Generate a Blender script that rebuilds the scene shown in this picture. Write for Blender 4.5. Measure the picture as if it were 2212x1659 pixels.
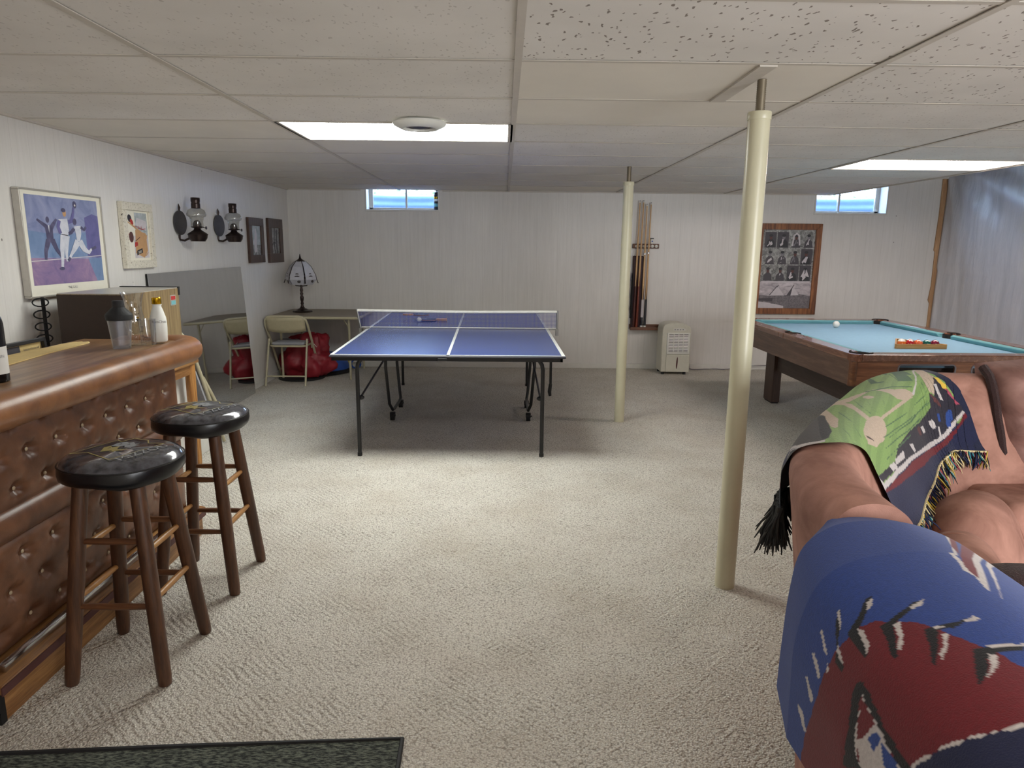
import bpy, bmesh, math, random
from mathutils import Vector, Matrix
from math import sin, cos, pi, radians, sqrt, exp
random.seed(7)
SC = bpy.context.scene
COL = SC.collection
for o in list(bpy.data.objects): bpy.data.objects.remove(o)

# ------------------------------------------------------------------ camera
FPX, PIT, YAW, ROL, CAMH = 1495.2, .1958, .0126, .0098, 1.4034
fw = Vector((sin(YAW)*cos(PIT), cos(YAW)*cos(PIT), -sin(PIT)))
rt = Vector((cos(YAW), -sin(YAW), 0)); up = rt.cross(fw)
r2 = cos(ROL)*rt + sin(ROL)*up; u2 = -sin(ROL)*rt + cos(ROL)*up
cd = bpy.data.cameras.new('camera'); cd.sensor_width = 36; cd.lens = FPX/2212*36
cd.clip_start = .02; cd.clip_end = 100
cam = bpy.data.objects.new('camera', cd); COL.objects.link(cam)
cam.matrix_world = Matrix(((r2.x, u2.x, -fw.x, 0), (r2.y, u2.y, -fw.y, 0), (r2.z, u2.z, -fw.z, CAMH), (0, 0, 0, 1)))
SC.camera = cam
# ------------------------------------------------------------------ world / view
W = bpy.data.worlds.new('sky'); SC.world = W; W.use_nodes = True
bgn = W.node_tree.nodes['Background']
bgn.inputs[0].default_value = (.50, .68, 1.0, 1); bgn.inputs[1].default_value = 24
SC.view_settings.view_transform = 'Standard'; SC.view_settings.look = 'None'
SC.view_settings.exposure = 0.0; SC.view_settings.gamma = 1
SC.cycles.use_denoising = True
SC.cycles.max_bounces = 10; SC.cycles.diffuse_bounces = 7; SC.cycles.transparent_max_bounces = 12
SC.cycles.sample_clamp_indirect = 6
PANEL1, PANEL2, PANEL_FILL = 25, 18, 7
CEIL = 2.01
def area(name, loc, aim, sx, sy, power, color):
    l = bpy.data.lights.new(name, 'AREA'); l.shape = 'RECTANGLE'; l.size = sx; l.size_y = sy; l.energy = power; l.color = color
    o = bpy.data.objects.new(name, l); COL.objects.link(o); o.location = loc; o.rotation_euler = (Vector(aim)-Vector(loc)).to_track_quat('-Z', 'Y').to_euler(); return o
# added fill light behind the camera, brightens the ceiling and shadows
area('rear_fill_light', (2.4, -1.5, 1.05), (-.2, 5.0, 1.45), 3.2, 1.3, 230, (.94, .97, 1.0))

# ------------------------------------------------------------------ colour + material helpers
def lin(c):
    r = []
    for v in c:
        v /= 255.0
        r.append(v/12.92 if v <= .04045 else ((v+.055)/1.055)**2.4)
    return (*r, 1)
class NT:
    def __init__(s, name):
        s.m = bpy.data.materials.new(name); s.m.use_nodes = True
        s.t = s.m.node_tree; s.n = s.t.nodes; s.b = s.n['Principled BSDF']; s.out = s.n['Material Output']
    def new(s, ty, **k):
        n = s.n.new('ShaderNode'+ty)
        for a, v in k.items():
            if a.startswith('i_'):
                key = a[2:]; key = int(key) if key.isdigit() else key
                n.inputs[key].default_value = v
            else: setattr(n, a, v)
        return n
    def link(s, a, b): s.t.links.new(a, b)
    def co(s, scale=(1, 1, 1), rot=(0, 0, 0), kind='Object'):
        tc = s.new('TexCoord'); mp = s.new('Mapping')
        mp.inputs['Scale'].default_value = scale; mp.inputs['Rotation'].default_value = rot
        s.link(tc.outputs[kind], mp.inputs[0]); return mp.outputs[0]
    def noise(s, vec, scale, detail=3, rough=.55, dist=0):
        n = s.new('TexNoise'); n.inputs['Scale'].default_value = scale; n.inputs['Detail'].default_value = detail
        n.inputs['Roughness'].default_value = rough; n.inputs['Distortion'].default_value = dist
        if vec: s.link(vec, n.inputs['Vector'])
        return n.outputs[0]
    def ramp(s, fac, stops):
        n = s.new('ValToRGB'); cr = n.color_ramp
        while len(cr.elements) < len(stops): cr.elements.new(.5)
        for e, (p, c) in zip(cr.elements, stops):
            e.position = p; e.color = c if len(c) == 4 else lin(c)
        s.link(fac, n.inputs[0]); return n.outputs[0]
    def mix(s, fac, a, b, mode='MIX'):
        n = s.new('Mix', data_type='RGBA', blend_type=mode)
        for i, v in ((0, fac), (6, a), (7, b)):
            if hasattr(v, 'links') or hasattr(v, 'is_linked'): s.link(v, n.inputs[i])
            else: n.inputs[i].default_value = v
        return n.outputs[2]
    def math(s, op, a, b=None, c=None):
        n = s.new('Math', operation=op)
        for i, v in enumerate((a, b, c)):
            if v is None: continue
            if hasattr(v, 'is_linked'): s.link(v, n.inputs[i])
            else: n.inputs[i].default_value = v
        return n.outputs[0]
    def bump(s, h, strength=.3, dist=.01):
        n = s.new('Bump'); n.inputs['Strength'].default_value = strength; n.inputs['Distance'].default_value = dist
        s.link(h, n.inputs['Height']); s.link(n.outputs[0], s.b.inputs['Normal']); return n
    def base(s, c):
        if hasattr(c, 'is_linked'): s.link(c, s.b.inputs['Base Color'])
        else: s.b.inputs['Base Color'].default_value = c if len(c) == 4 else lin(c)
    def set(s, **k):
        for a, v in k.items(): s.b.inputs[a.replace('_', ' ')].default_value = v
def plain(name, c, rough=.5, metal=0, var=.06, scale=30, bump=0, bscale=200, **k):
    n = NT(name); base = lin(c)
    v = n.noise(n.co(), scale, 3)
    d = tuple(x*(1-var) for x in base[:3])+(1,); l = tuple(min(1, x*(1+var)) for x in base[:3])+(1,)
    n.base(n.ramp(v, [(.3, d), (.7, l)])); n.set(Roughness=rough, Metallic=metal, **k)
    if bump: n.bump(n.noise(n.co(), bscale, 4), bump, .004)
    return n.m
def wood(name, c1, c2, axis='x', scale=6, rough=.4, dark=None, coat=0):
    n = NT(name)
    st = {'x': (.6, 9, 9), 'y': (9, .6, 9), 'z': (9, 9, .6)}[axis]
    v = n.noise(n.co(scale=st), scale, 5, .6, .6)
    v2 = n.noise(n.co(scale=tuple(a*6 for a in st)), scale, 3, .6)
    f = n.math('ADD', n.math('MULTIPLY', v, .75), n.math('MULTIPLY', v2, .25))
    n.base(n.ramp(f, [(.32, dark or c1), (.48, c1), (.62, c2)])); n.set(Roughness=rough)
    if coat: n.set(Coat_Weight=coat)
    n.bump(f, .12, .003); return n.m
def glass(name, tint=(1, 1, 1), a=.12, rough=.03):
    n = NT(name); tr = n.new('BsdfTransparent'); tr.inputs[0].default_value = (*tint, 1)
    gl = n.new('BsdfGlossy'); gl.inputs['Roughness'].default_value = rough
    fr = n.new('LayerWeight'); fr.inputs[0].default_value = .5
    f = n.math('ADD', n.math('MULTIPLY', n.math('POWER', fr.outputs['Facing'], 4.0), .75), a)
    mx = n.new('MixShader'); n.link(f, mx.inputs[0]); n.link(tr.outputs[0], mx.inputs[1]); n.link(gl.outputs[0], mx.inputs[2])
    n.link(mx.outputs[0], n.out.inputs[0]); return n.m
def emit(name, c, s):
    n = NT(name); e = n.new('Emission'); e.inputs[0].default_value = c if len(c) == 4 else lin(c); e.inputs[1].default_value = s
    n.link(e.outputs[0], n.out.inputs[0]); return n.m
M = {}
# ------------------------------------------------------------------ mesh builder
class B:
    def __init__(s): s.bm = bmesh.new(); s.mi = 0; s.X = None; s.smooth = set()
    def v(s, p):
        p = Vector(p)
        if s.X is not None: p = s.X @ p
        return s.bm.verts.new(p)
    def f(s, vs):
        try: fc = s.bm.faces.new(vs); fc.material_index = s.mi; return fc
        except ValueError: return None
    def poly(s, pts): return s.f([s.v(p) for p in pts])
    def box(s, x0, y0, z0, x1, y1, z1):
        c = [s.v((x, y, z)) for z in (z0, z1) for x, y in ((x0, y0), (x1, y0), (x1, y1), (x0, y1))]
        for q in ((3, 2, 1, 0), (4, 5, 6, 7), (0, 1, 5, 4), (1, 2, 6, 5), (2, 3, 7, 6), (3, 0, 4, 7)): s.f([c[i] for i in q])
        return s
    def rbox(s, x0, y0, z0, x1, y1, z1, r=.01, seg=3):
        b2 = bmesh.new(); bmesh.ops.create_cube(b2, size=1)
        for v in b2.verts: v.co = Vector(((x0+x1)/2+v.co.x*(x1-x0), (y0+y1)/2+v.co.y*(y1-y0), (z0+z1)/2+v.co.z*(z1-z0)))
        bmesh.ops.bevel(b2, geom=b2.edges[:], offset=r, segments=seg, affect='EDGES', profile=.5)
        s.merge(b2); return s
    def merge(s, b2):
        mp = {}
        for v in b2.verts: mp[v.index if v.index >= 0 else id(v)] = None
        b2.verts.index_update(); vs = [s.v(v.co) for v in b2.verts]
        for f in b2.faces: s.f([vs[v.index] for v in f.verts])
        b2.free()
    def frame3(s, d):
        d = Vector(d).normalized(); a = Vector((0, 0, 1)) if abs(d.z) < .9 else Vector((1, 0, 0))
        u = d.cross(a).normalized(); return u, d.cross(u).normalized()
    def rings(s, rs, cap=True, close=False):
        L = [[s.v(p) for p in r] for r in rs]; n = len(L[0])
        rng = range(len(L)) if close else range(len(L)-1)
        for i in rng:
            a, b = L[i], L[(i+1) % len(L)]
            for j in range(n): s.f([a[j], a[(j+1) % n], b[(j+1) % n], b[j]])
        if cap and not close: s.f(L[0][::-1]); s.f(L[-1])
        return s
    def cyl(s, p0, p1, r0, r1=None, seg=16, cap=True):
        p0, p1 = Vector(p0), Vector(p1); r1 = r0 if r1 is None else r1; u, w = s.frame3(p1-p0)
        return s.rings([[p+u*r*cos(2*pi*k/seg)+w*r*sin(2*pi*k/seg) for k in range(seg)] for p, r in ((p0, r0), (p1, r1))], cap)
    def tube(s, pts, r, seg=10, closed=False):
        P = [Vector(p) for p in pts]; rs = []; pu = None; n = len(P)
        for i, p in enumerate(P):
            if closed: d = (P[(i+1) % n]-P[i-1])
            else: d = (P[min(i+1, n-1)]-P[max(i-1, 0)])
            d.normalize()
            if pu is None: u, w = s.frame3(d)
            else:
                u = pu-d*pu.dot(d); u = u.normalized() if u.length > 1e-5 else s.frame3(d)[0]; w = d.cross(u)
            pu = u; rr = r[i] if isinstance(r, (list, tuple)) else r
            rs.append([p+u*rr*cos(2*pi*k/seg)+w*rr*sin(2*pi*k/seg) for k in range(seg)])
        return s.rings(rs, not closed, closed)
    def lathe(s, prof, c=(0, 0, 0), seg=32, capb=True, capt=True):
        c = Vector(c); rs = [[c+Vector((r*cos(2*pi*k/seg), r*sin(2*pi*k/seg), z)) for k in range(seg)] for r, z in prof]
        L = [[s.v(p) for p in r] for r in rs]
        for i in range(len(L)-1):
            for j in range(seg): s.f([L[i][j], L[i][(j+1) % seg], L[i+1][(j+1) % seg], L[i+1][j]])
        if capb: s.f(L[0][::-1])
        if capt: s.f(L[-1])
        return s
    def ball(s, c, r, seg=16, sc=(1, 1, 1)):
        n = seg//2; rs = []
        for i in range(1, n):
            a = pi*i/n; rs.append([Vector((c[0]+sc[0]*r*sin(a)*cos(2*pi*k/seg), c[1]+sc[1]*r*sin(a)*sin(2*pi*k/seg), c[2]-sc[2]*r*cos(a))) for k in range(seg)])
        L = [[s.v(p) for p in q] for q in rs]; b = s.v((c[0], c[1], c[2]-sc[2]*r)); t = s.v((c[0], c[1], c[2]+sc[2]*r))
        for i in range(len(L)-1):
            for j in range(seg): s.f([L[i][j], L[i][(j+1) % seg], L[i+1][(j+1) % seg], L[i+1][j]])
        for j in range(seg): s.f([b, L[0][(j+1) % seg], L[0][j]]); s.f([t, L[-1][j], L[-1][(j+1) % seg]])
        return s
    def grid(s, fn, nu, nv):
        L = [[s.v(fn(i/nu, j/nv)) for j in range(nv+1)] for i in range(nu+1)]
        for i in range(nu):
            for j in range(nv): s.f([L[i][j], L[i+1][j], L[i+1][j+1], L[i][j+1]])
        return s
    def prism(s, pts, d):
        d = Vector(d); a = [s.v(p) for p in pts]; b = [s.v(Vector(p)+d) for p in pts]; n = len(a)
        s.f(a[::-1]); s.f(b)
        for i in range(n): s.f([a[i], a[(i+1) % n], b[(i+1) % n], b[i]])
        return s
    def flat(s, pts2, o, ux, uy, off=0, nrm=None):
        o, ux, uy = Vector(o), Vector(ux), Vector(uy); n = (nrm or ux.cross(uy)).normalized()
        return s.poly([o+ux*a+uy*b+n*off for a, b in pts2])
    def text(s, body, o, ux, uy, size, fn=None, off=.0006, align='CENTER', nrm=None):
        cu = bpy.data.curves.new('t', 'FONT'); cu.body = body; cu.size = size; cu.align_x = align; cu.resolution_u = 3
        ob = bpy.data.objects.new('t', cu); COL.objects.link(ob); bpy.context.view_layer.update()
        me = bpy.data.meshes.new_from_object(ob.evaluated_get(bpy.context.evaluated_depsgraph_get()))
        o, ux, uy = Vector(o), Vector(ux).normalized(), Vector(uy).normalized(); n = nrm or ux.cross(uy)
        vs = [s.v(fn(v.co.x, v.co.y) if fn else o+ux*v.co.x+uy*v.co.y+n*off) for v in me.vertices]
        for p in me.polygons: s.f([vs[i] for i in p.vertices])
        bpy.data.objects.remove(ob); bpy.data.curves.remove(cu); bpy.data.meshes.remove(me); return s
    def done(s, name, mats, parent=None, smooth=True, auto=40, label=None, cat=None, group=None, kind=None, bevel=0, sub=0, solid=0, recalc=True, origin=None):
        if recalc: bmesh.ops.recalc_face_normals(s.bm, faces=s.bm.faces[:])
        me = bpy.data.meshes.new(name)
        if parent is not None: org = Vector(parent['_o'])
        elif origin is not None: org = Vector(origin)
        else:
            cs = [v.co for v in s.bm.verts]; lo = [min(c[i] for c in cs) for i in range(3)]; hi = [max(c[i] for c in cs) for i in range(3)]
            org = Vector(((lo[0]+hi[0])/2, (lo[1]+hi[1])/2, lo[2]))
            if kind == 'structure': org = Vector((0, 0, 0))
        bmesh.ops.translate(s.bm, vec=-org, verts=s.bm.verts[:])
        if smooth:
            for f in s.bm.faces: f.smooth = True
            ang = radians(auto)
            for e in s.bm.edges:
                if len(e.link_faces) == 2 and e.calc_face_angle(0) > ang: e.smooth = False
        s.bm.to_mesh(me); s.bm.free()
        for m in (mats if isinstance(mats, (list, tuple)) else [mats]): me.materials.append(M[m] if isinstance(m, str) else m)
        o = bpy.data.objects.new(name, me); COL.objects.link(o); o['_o'] = tuple(org)
        if parent is not None: o.parent = parent
        else: o.location = org
        if bevel:
            md = o.modifiers.new('bevel', 'BEVEL'); md.width = bevel; md.segments = 2; md.limit_method = 'ANGLE'; md.angle_limit = radians(40)
        if solid:
            md = o.modifiers.new('solid', 'SOLIDIFY'); md.thickness = solid; md.offset = -1
        if sub:
            md = o.modifiers.new('sub', 'SUBSURF'); md.levels = sub; md.render_levels = sub
        tag(o, label, cat, group, kind); return o
def tag(o, label=None, cat=None, group=None, kind=None):
    for k, v in (('label', label), ('category', cat), ('group', group), ('kind', kind)):
        if v: o[k] = v
    return o
def thing(name, loc, label, cat, group=None):
    o = bpy.data.objects.new(name, None); COL.objects.link(o); o.location = loc; o['_o'] = tuple(loc); o.empty_display_size = .05
    return tag(o, label, cat, group)
def copy_tree(o, parent=None):
    c = o.copy(); COL.objects.link(c); c.parent = parent
    for ch in [x for x in bpy.data.objects if x.parent == o]: copy_tree(ch, c)
    return c
def struct(b, name, m, **k): return b.done(name, m, kind='structure', **k)
def arc(c, r, a0, a1, n, u=(1, 0, 0), w=(0, 0, 1)):
    c, u, w = Vector(c), Vector(u), Vector(w)
    return [c+u*r*cos(radians(a0+(a1-a0)*i/n))+w*r*sin(radians(a0+(a1-a0)*i/n)) for i in range(n+1)]
def rrect(w, h, r, n=4):
    p = []
    for cx, cy, a in ((w/2-r, h/2-r, 0), (-w/2+r, h/2-r, 90), (-w/2+r, -h/2+r, 180), (w/2-r, -h/2+r, 270)):
        for i in range(n+1): t = radians(a+90*i/n); p.append((cx+r*cos(t), cy+r*sin(t)))
    return p
def cat_rom(P, n):
    P = [Vector(p) for p in P]; out = []
    for i in range(len(P)-1):
        p0, p1, p2, p3 = P[max(i-1, 0)], P[i], P[i+1], P[min(i+2, len(P)-1)]
        for k in range(n):
            t = k/n; out.append(.5*((2*p1)+(-p0+p2)*t+(2*p0-5*p1+4*p2-p3)*t*t+(-p0+3*p1-3*p2+p3)*t**3))
    out.append(P[-1]); return out
# ------------------------------------------------------------------ materials
def m_wall(name, axis):
    n = NT(name); tc = n.new('TexCoord'); sx = n.new('SeparateXYZ'); n.link(tc.outputs['Object'], sx.inputs[0])
    c = sx.outputs[axis]
    vo = n.new('TexVoronoi', voronoi_dimensions='1D', feature='DISTANCE_TO_EDGE'); n.link(c, vo.inputs['W']); vo.inputs['Scale'].default_value = 5.5
    g = n.math('LESS_THAN', vo.outputs['Distance'], .012)
    sc = (14, 14, .8)
    st = n.noise(n.co(scale=sc), 3.2, 5, .6); fine = n.noise(n.co(scale=(60, 60, 5)), 3, 3)
    blot = n.noise(n.co(), 1.3, 4)
    col = n.ramp(n.math('ADD', n.math('MULTIPLY', st, .5), n.math('MULTIPLY', blot, .5)), [(.3, (210, 207, 202)), (.7, (226, 223, 219))])
    col = n.mix(n.math('MULTIPLY', g, .12), col, lin((120, 112, 104)))
    vo2 = n.new('TexVoronoi', feature='F1'); n.link(n.co(scale=(1, 1, .8)), vo2.inputs['Vector']); vo2.inputs['Scale'].default_value = 4.2
    col = n.mix(n.math('MULTIPLY', n.math('LESS_THAN', vo2.outputs['Distance'], .022), .75), col, lin((70, 62, 56)))
    n.base(col)
    n.link(n.ramp(fine, [(.3, (.30, .30, .30, 1)), (.75, (.52, .52, .52, 1))]), n.b.inputs['Roughness'])
    h = n.math('ADD', n.math('MULTIPLY', st, .6), n.math('MULTIPLY', fine, .35))
    h = n.math('SUBTRACT', h, n.math('MULTIPLY', g, .9)); n.bump(h, .3, .005)
    return n.m
M['wall_x'] = m_wall('painted_panelling_back', 0); M['wall_y'] = m_wall('painted_panelling_side', 1)
def m_carpet():
    n = NT('carpet_pile')
    tc = n.new('TexCoord'); mp = n.new('Mapping'); mp.inputs['Rotation'].default_value = (0, 0, radians(45)); n.link(tc.outputs['Object'], mp.inputs[0])
    sx = n.new('SeparateXYZ'); n.link(mp.outputs[0], sx.inputs[0])
    S = 1/.165
    wob = n.math('MULTIPLY', n.math('SUBTRACT', n.noise(n.co(), 26, 3), .5), .03)
    cx = n.math('MULTIPLY', n.math('ADD', sx.outputs[0], wob), S); cy = n.math('MULTIPLY', n.math('ADD', sx.outputs[1], wob), S)
    par = n.math('FLOORED_MODULO', n.math('ADD', n.math('FLOOR', cx), n.math('FLOOR', cy)), 2)
    ax = n.math('ABSOLUTE', n.math('SUBTRACT', n.math('FRACT', cx), .5)); ay = n.math('ABSOLUTE', n.math('SUBTRACT', n.math('FRACT', cy), .5))
    dd = n.math('MAXIMUM', ax, ay); sa = n.math('SINE', n.math('MULTIPLY', dd, 2*pi*7)); sb = n.math('SINE', n.math('MULTIPLY', n.math('FRACT', cy), 2*pi*7))
    stripe = n.math('ADD', n.math('MULTIPLY', sa, par), n.math('MULTIPLY', sb, n.math('SUBTRACT', 1, par)))
    stripe = n.math('MULTIPLY', stripe, n.ramp(n.noise(n.co(), 3.5, 3), [(.38, (.12, .12, .12, 1)), (.66, (1, 1, 1, 1))]))
    vo = n.new('TexVoronoi', feature='F1'); n.link(n.co(), vo.inputs['Vector']); vo.inputs['Scale'].default_value = 150
    loop = vo.outputs['Distance']
    n1 = n.noise(n.co(), 130, 2); n2 = n.noise(n.co(), 2.2, 3); n3 = n.noise(n.co(), 330, 2)
    col = n.ramp(n1, [(.3, (194, 188, 177)), (.5, (221, 216, 205)), (.7, (238, 235, 226))])
    col = n.mix(n.ramp(n3, [(.62, (0, 0, 0, 1)), (.72, (1, 1, 1, 1))]), col, lin((124, 112, 102)))
    col = n.mix(n.ramp(loop, [(.5, (0, 0, 0, 1)), (.9, (.6, .6, .6, 1))]), col, lin((118, 106, 96)))
    dk = n.ramp(n.math('MULTIPLY_ADD', stripe, .5, .5), [(0, (.58, .56, .54, 1)), (.42, (1, 1, 1, 1))])
    col = n.mix(.38, col, n.mix(1.0, col, dk, 'MULTIPLY'))
    col = n.mix(n.ramp(n2, [(.45, (0, 0, 0, 1)), (.75, (.3, .3, .3, 1))]), col, lin((168, 152, 132)))
    n.base(col); n.set(Roughness=.95); n.b.inputs['Specular IOR Level'].default_value = .1
    h = n.math('ADD', n.math('MULTIPLY', stripe, .7), n.math('MULTIPLY', loop, -1.3)); h = n.math('ADD', h, n.math('MULTIPLY', n1, .8))
    n.bump(h, .75, .006); return n.m
M['carpet'] = m_carpet()
def m_tile(name, amt, sc=46):
    n = NT(name); v = n.co(scale=(1, .5, 1), rot=(0, 0, .6))
    vo = n.new('TexVoronoi', feature='F1'); vo.inputs['Scale'].default_value = sc; vo.inputs['Randomness'].default_value = 1
    dn = n.new('TexNoise'); dn.inputs['Scale'].default_value = 30; n.link(n.co(), dn.inputs['Vector'])
    mx = n.new('Vector' + 'Math', operation='MULTIPLY_ADD'); n.link(dn.outputs['Color'], mx.inputs[0]); mx.inputs[1].default_value = (.03, .03, 0); n.link(v, mx.inputs[2])
    n.link(mx.outputs[0], vo.inputs['Vector'])
    f = n.math('LESS_THAN', vo.outputs['Distance'], .20)
    gate = n.math('GREATER_THAN', n.noise(n.co(), 24, 2), .42)
    f = n.math('MULTIPLY', f, gate)
    base = n.ramp(n.noise(n.co(), 2, 3), [(.3, (214, 210, 205)), (.7, (227, 223, 218))])
    n.base(n.mix(n.math('MULTIPLY', f, amt), base, lin((112, 100, 90)))); n.set(Roughness=.9)
    n.bump(n.math('MULTIPLY', f, -1.0), .5*amt, .004); return n.m
M['tile_a'] = m_tile('fissured_tile', .85); M['tile_b'] = m_tile('light_fissured_tile', .3, 60)
M['tile_c'] = plain('smooth_tile', (222, 216, 206), .8, var=.03, scale=3)
M['tbar'] = plain('grid_metal', (196, 189, 179), .55, var=.03)
M['white'] = plain('white_paint', (214, 212, 206), .45, var=.03)
M['gloss_white'] = plain('white_plastic', (222, 222, 216), .3, var=.02)
M['offwhite'] = plain('aged_cream_plastic', (206, 204, 190), .42, var=.03)
M['pole'] = plain('cream_post_paint', (202, 197, 170), .32, var=.03, scale=8)
M['thread'] = plain('bare_steel', (128, 118, 100), .5, .6)
M['black'] = plain('black_metal', (22, 22, 24), .38, var=.1)
M['black_matt'] = plain('black_matt', (16, 15, 16), .8, var=.1)
M['edge_navy'] = plain('dark_table_edge', (26, 24, 40), .5)
M['rubber'] = plain('black_rubber', (24, 24, 26), .7, bump=.2)
M['chrome'] = plain('chrome_metal', (200, 200, 202), .18, 1, var=.02)
M['steel'] = plain('brushed_steel', (150, 150, 150), .35, .9)
M['dark_steel'] = plain('dark_steel', (96, 92, 92), .4, .8)
M['ppblue'] = plain('blue_table_paint', (52, 74, 138), .22, var=.05, scale=4)
M['ppline'] = plain('white_table_line', (226, 228, 224), .4, var=.02)
M['net'] = None
def m_net():
    n = NT('blue_net'); v = n.co(scale=(1, 1, 1)); 
    tc = n.new('TexCoord'); sx = n.new('SeparateXYZ'); n.link(tc.outputs['Object'], sx.inputs[0])
    a = n.math('LESS_THAN', n.math('FRACT', n.math('MULTIPLY', sx.outputs[0], 90)), .15); b = n.math('LESS_THAN', n.math('FRACT', n.math('MULTIPLY', sx.outputs[2], 90)), .15)
    f = n.math('MAXIMUM', a, b); n.base((58, 76, 160)); n.set(Roughness=.8)
    tr = n.new('BsdfTransparent'); mx = n.new('MixShader'); n.link(f, mx.inputs[0]); n.link(tr.outputs[0], mx.inputs[1]); n.link(n.b.outputs[0], mx.inputs[2])
    n.link(mx.outputs[0], n.out.inputs[0]); return n.m
M['net'] = m_net()
M['white_tape'] = plain('white_tape', (232, 230, 222), .7)
def m_leather(name, c1, c2, rough=.36):
    n = NT(name); a = n.noise(n.co(), 9, 4, .6, .4)
    n.base(n.ramp(a, [(.32, c1), (.66, c2)])); n.set(Roughness=rough)
    vo = n.new('TexVoronoi'); vo.inputs['Scale'].default_value = 420; n.link(n.co(), vo.inputs['Vector'])
    n.bump(vo.outputs['Distance'], .12, .002); return n.m
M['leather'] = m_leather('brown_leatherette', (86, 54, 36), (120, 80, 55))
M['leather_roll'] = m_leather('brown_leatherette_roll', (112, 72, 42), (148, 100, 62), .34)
M['suede'] = m_leather('rust_suede', (136, 94, 80), (174, 128, 112), .85)
M['suede_dark'] = m_leather('brown_pleated_suede', (104, 70, 62), (146, 108, 98), .7)
M['plush'] = plain('dark_brown_plush', (48, 26, 24), .95, var=.3, scale=120, bump=.8, bscale=260, Sheen_Weight=.15)
M['oak'] = wood('oak_wood_y', (138, 96, 56), (170, 126, 78), 'y', 5, .4, (100, 66, 36))
M['oak_z'] = wood('oak_wood_z', (150, 100, 50), (184, 134, 76), 'z', 5, .4, (120, 76, 36))
M['stool_leg'] = wood('stained_leg_wood', (78, 50, 34), (100, 66, 44), 'z', 5, .42, (60, 36, 24))
M['dowel'] = wood('light_dowel', (162, 114, 62), (188, 142, 84), 'y', 5, .4)
M['dowel_dark'] = wood('dark_dowel', (96, 60, 38), (124, 82, 50), 'x', 5, .4)
M['counter'] = wood('walnut_counter', (124, 92, 62), (152, 118, 84), 'y', 4, .3, (104, 72, 46))
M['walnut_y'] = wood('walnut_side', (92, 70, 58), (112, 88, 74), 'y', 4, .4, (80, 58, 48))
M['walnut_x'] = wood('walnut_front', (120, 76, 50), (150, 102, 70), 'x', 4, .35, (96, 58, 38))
M['rail_wood'] = wood('polished_rail', (112, 76, 60), (140, 100, 80), 'y', 4, .22, coat=.4)
M['dark_wood'] = wood('dark_leg_wood', (62, 42, 34), (82, 58, 46), 'z', 4, .45)
M['darkbeam'] = wood('dark_beam_wood', (58, 44, 38), (74, 58, 50), 'y', 4, .5)
M['cloth'] = plain('pale_blue_cloth', (132, 170, 194), .9, var=.03, bump=.2, bscale=400)
M['cushion'] = plain('teal_cushion_cloth', (104, 158, 164), .85, var=.04)
M['frame_wood'] = wood('rustic_frame', (120, 72, 40), (158, 104, 62), 'z', 4, .5, (72, 40, 24))
M['strip_wood'] = wood('raw_pine', (170, 132, 96), (198, 162, 124), 'z', 4, .7)
M['rack_wood'] = wood('rack_wood', (96, 62, 44), (124, 84, 60), 'x', 4, .4)
M['rack_tri'] = wood('triangle_wood', (178, 128, 70), (204, 158, 96), 'x', 4, .35)
M['cue_light'] = wood('maple', (196, 156, 108), (214, 178, 130), 'z', 4, .3)
M['cue_red'] = wood('rosewood', (104, 44, 28), (134, 62, 40), 'z', 4, .25)
M['cue_dark'] = wood('dark_rosewood', (66, 28, 24), (84, 38, 32), 'z', 4, .25)
M['case'] = plain('burgundy_case', (52, 24, 32), .6)
M['beige_metal'] = plain('beige_enamel', (186, 178, 150), .36, var=.04)
M['beige_vinyl'] = plain('beige_vinyl', (178, 168, 138), .5, var=.05)
M['grey_pad'] = plain('grey_fabric_pad', (160, 160, 166), .9, bump=.2)
M['table_vinyl'] = plain('brown_vinyl_top', (136, 124, 106), .5, var=.06, bump=.1)
M['red_cloth'] = plain('red_nylon', (140, 26, 40), .5, var=.15, scale=8, bump=.15, bscale=30)
M['blue_rubber'] = plain('blue_rubber', (30, 76, 160), .4)
M['yellow'] = plain('yellow_plastic', (200, 180, 90), .4)
M['clear'] = glass('clear_glass', (.93, .93, .93), .1)
M['smoke'] = glass('smoked_glass', (.78, .78, .76), .1)
M['frost'] = glass('cloudy_plastic', (.86, .87, .9), .16, .45)
M['pane'] = glass('window_glass', (.96, .98, 1), .02)
M['gold'] = plain('gold_foil', (206, 160, 30), .2, .9)
M['pewter'] = plain('bronze_pewter', (58, 48, 46), .3, .75)
M['mirror'] = NT('mirror_silver').m; _b = M['mirror'].node_tree.nodes['Principled BSDF']; _b.inputs['Base Color'].default_value = (.60, .61, .62, 1); _b.inputs['Metallic'].default_value = 1; _b.inputs['Roughness'].default_value = .035
M['silver'] = plain('silver_frame', (188, 184, 176), .3, .5)
M['paper'] = plain('mat_paper', (226, 222, 208), .7, var=.02)
M['cream'] = plain('kraft_paper', (206, 180, 122), .8, var=.06)
M['distress'] = NT('chipped_white_wood').m
def _dis():
    n = NT('chipped_white_frame'); v = n.noise(n.co(), 70, 4, .7)
    n.base(n.ramp(v, [(.33, (96, 84, 72)), (.40, (206, 200, 184)), (.7, (222, 216, 202))])); n.set(Roughness=.7); n.bump(v, .4, .003); return n.m
M['distress'] = _dis()
def m_paint(name, stops, scale=7, st=(1, 1, 1)):
    n = NT(name); v = n.noise(n.co(scale=st), scale, 5, .65, .8); n.base(n.ramp(v, stops)); n.set(Roughness=.45); return n.m
M['art_sky'] = m_paint('art_violet', [(.3, (98, 108, 150)), (.5, (132, 140, 176)), (.7, (156, 158, 188))])
M['button'] = plain('tan_button', (176, 156, 128), .5)
M['etched'] = plain('etched_white_glass', (196, 196, 204), .35)
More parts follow.
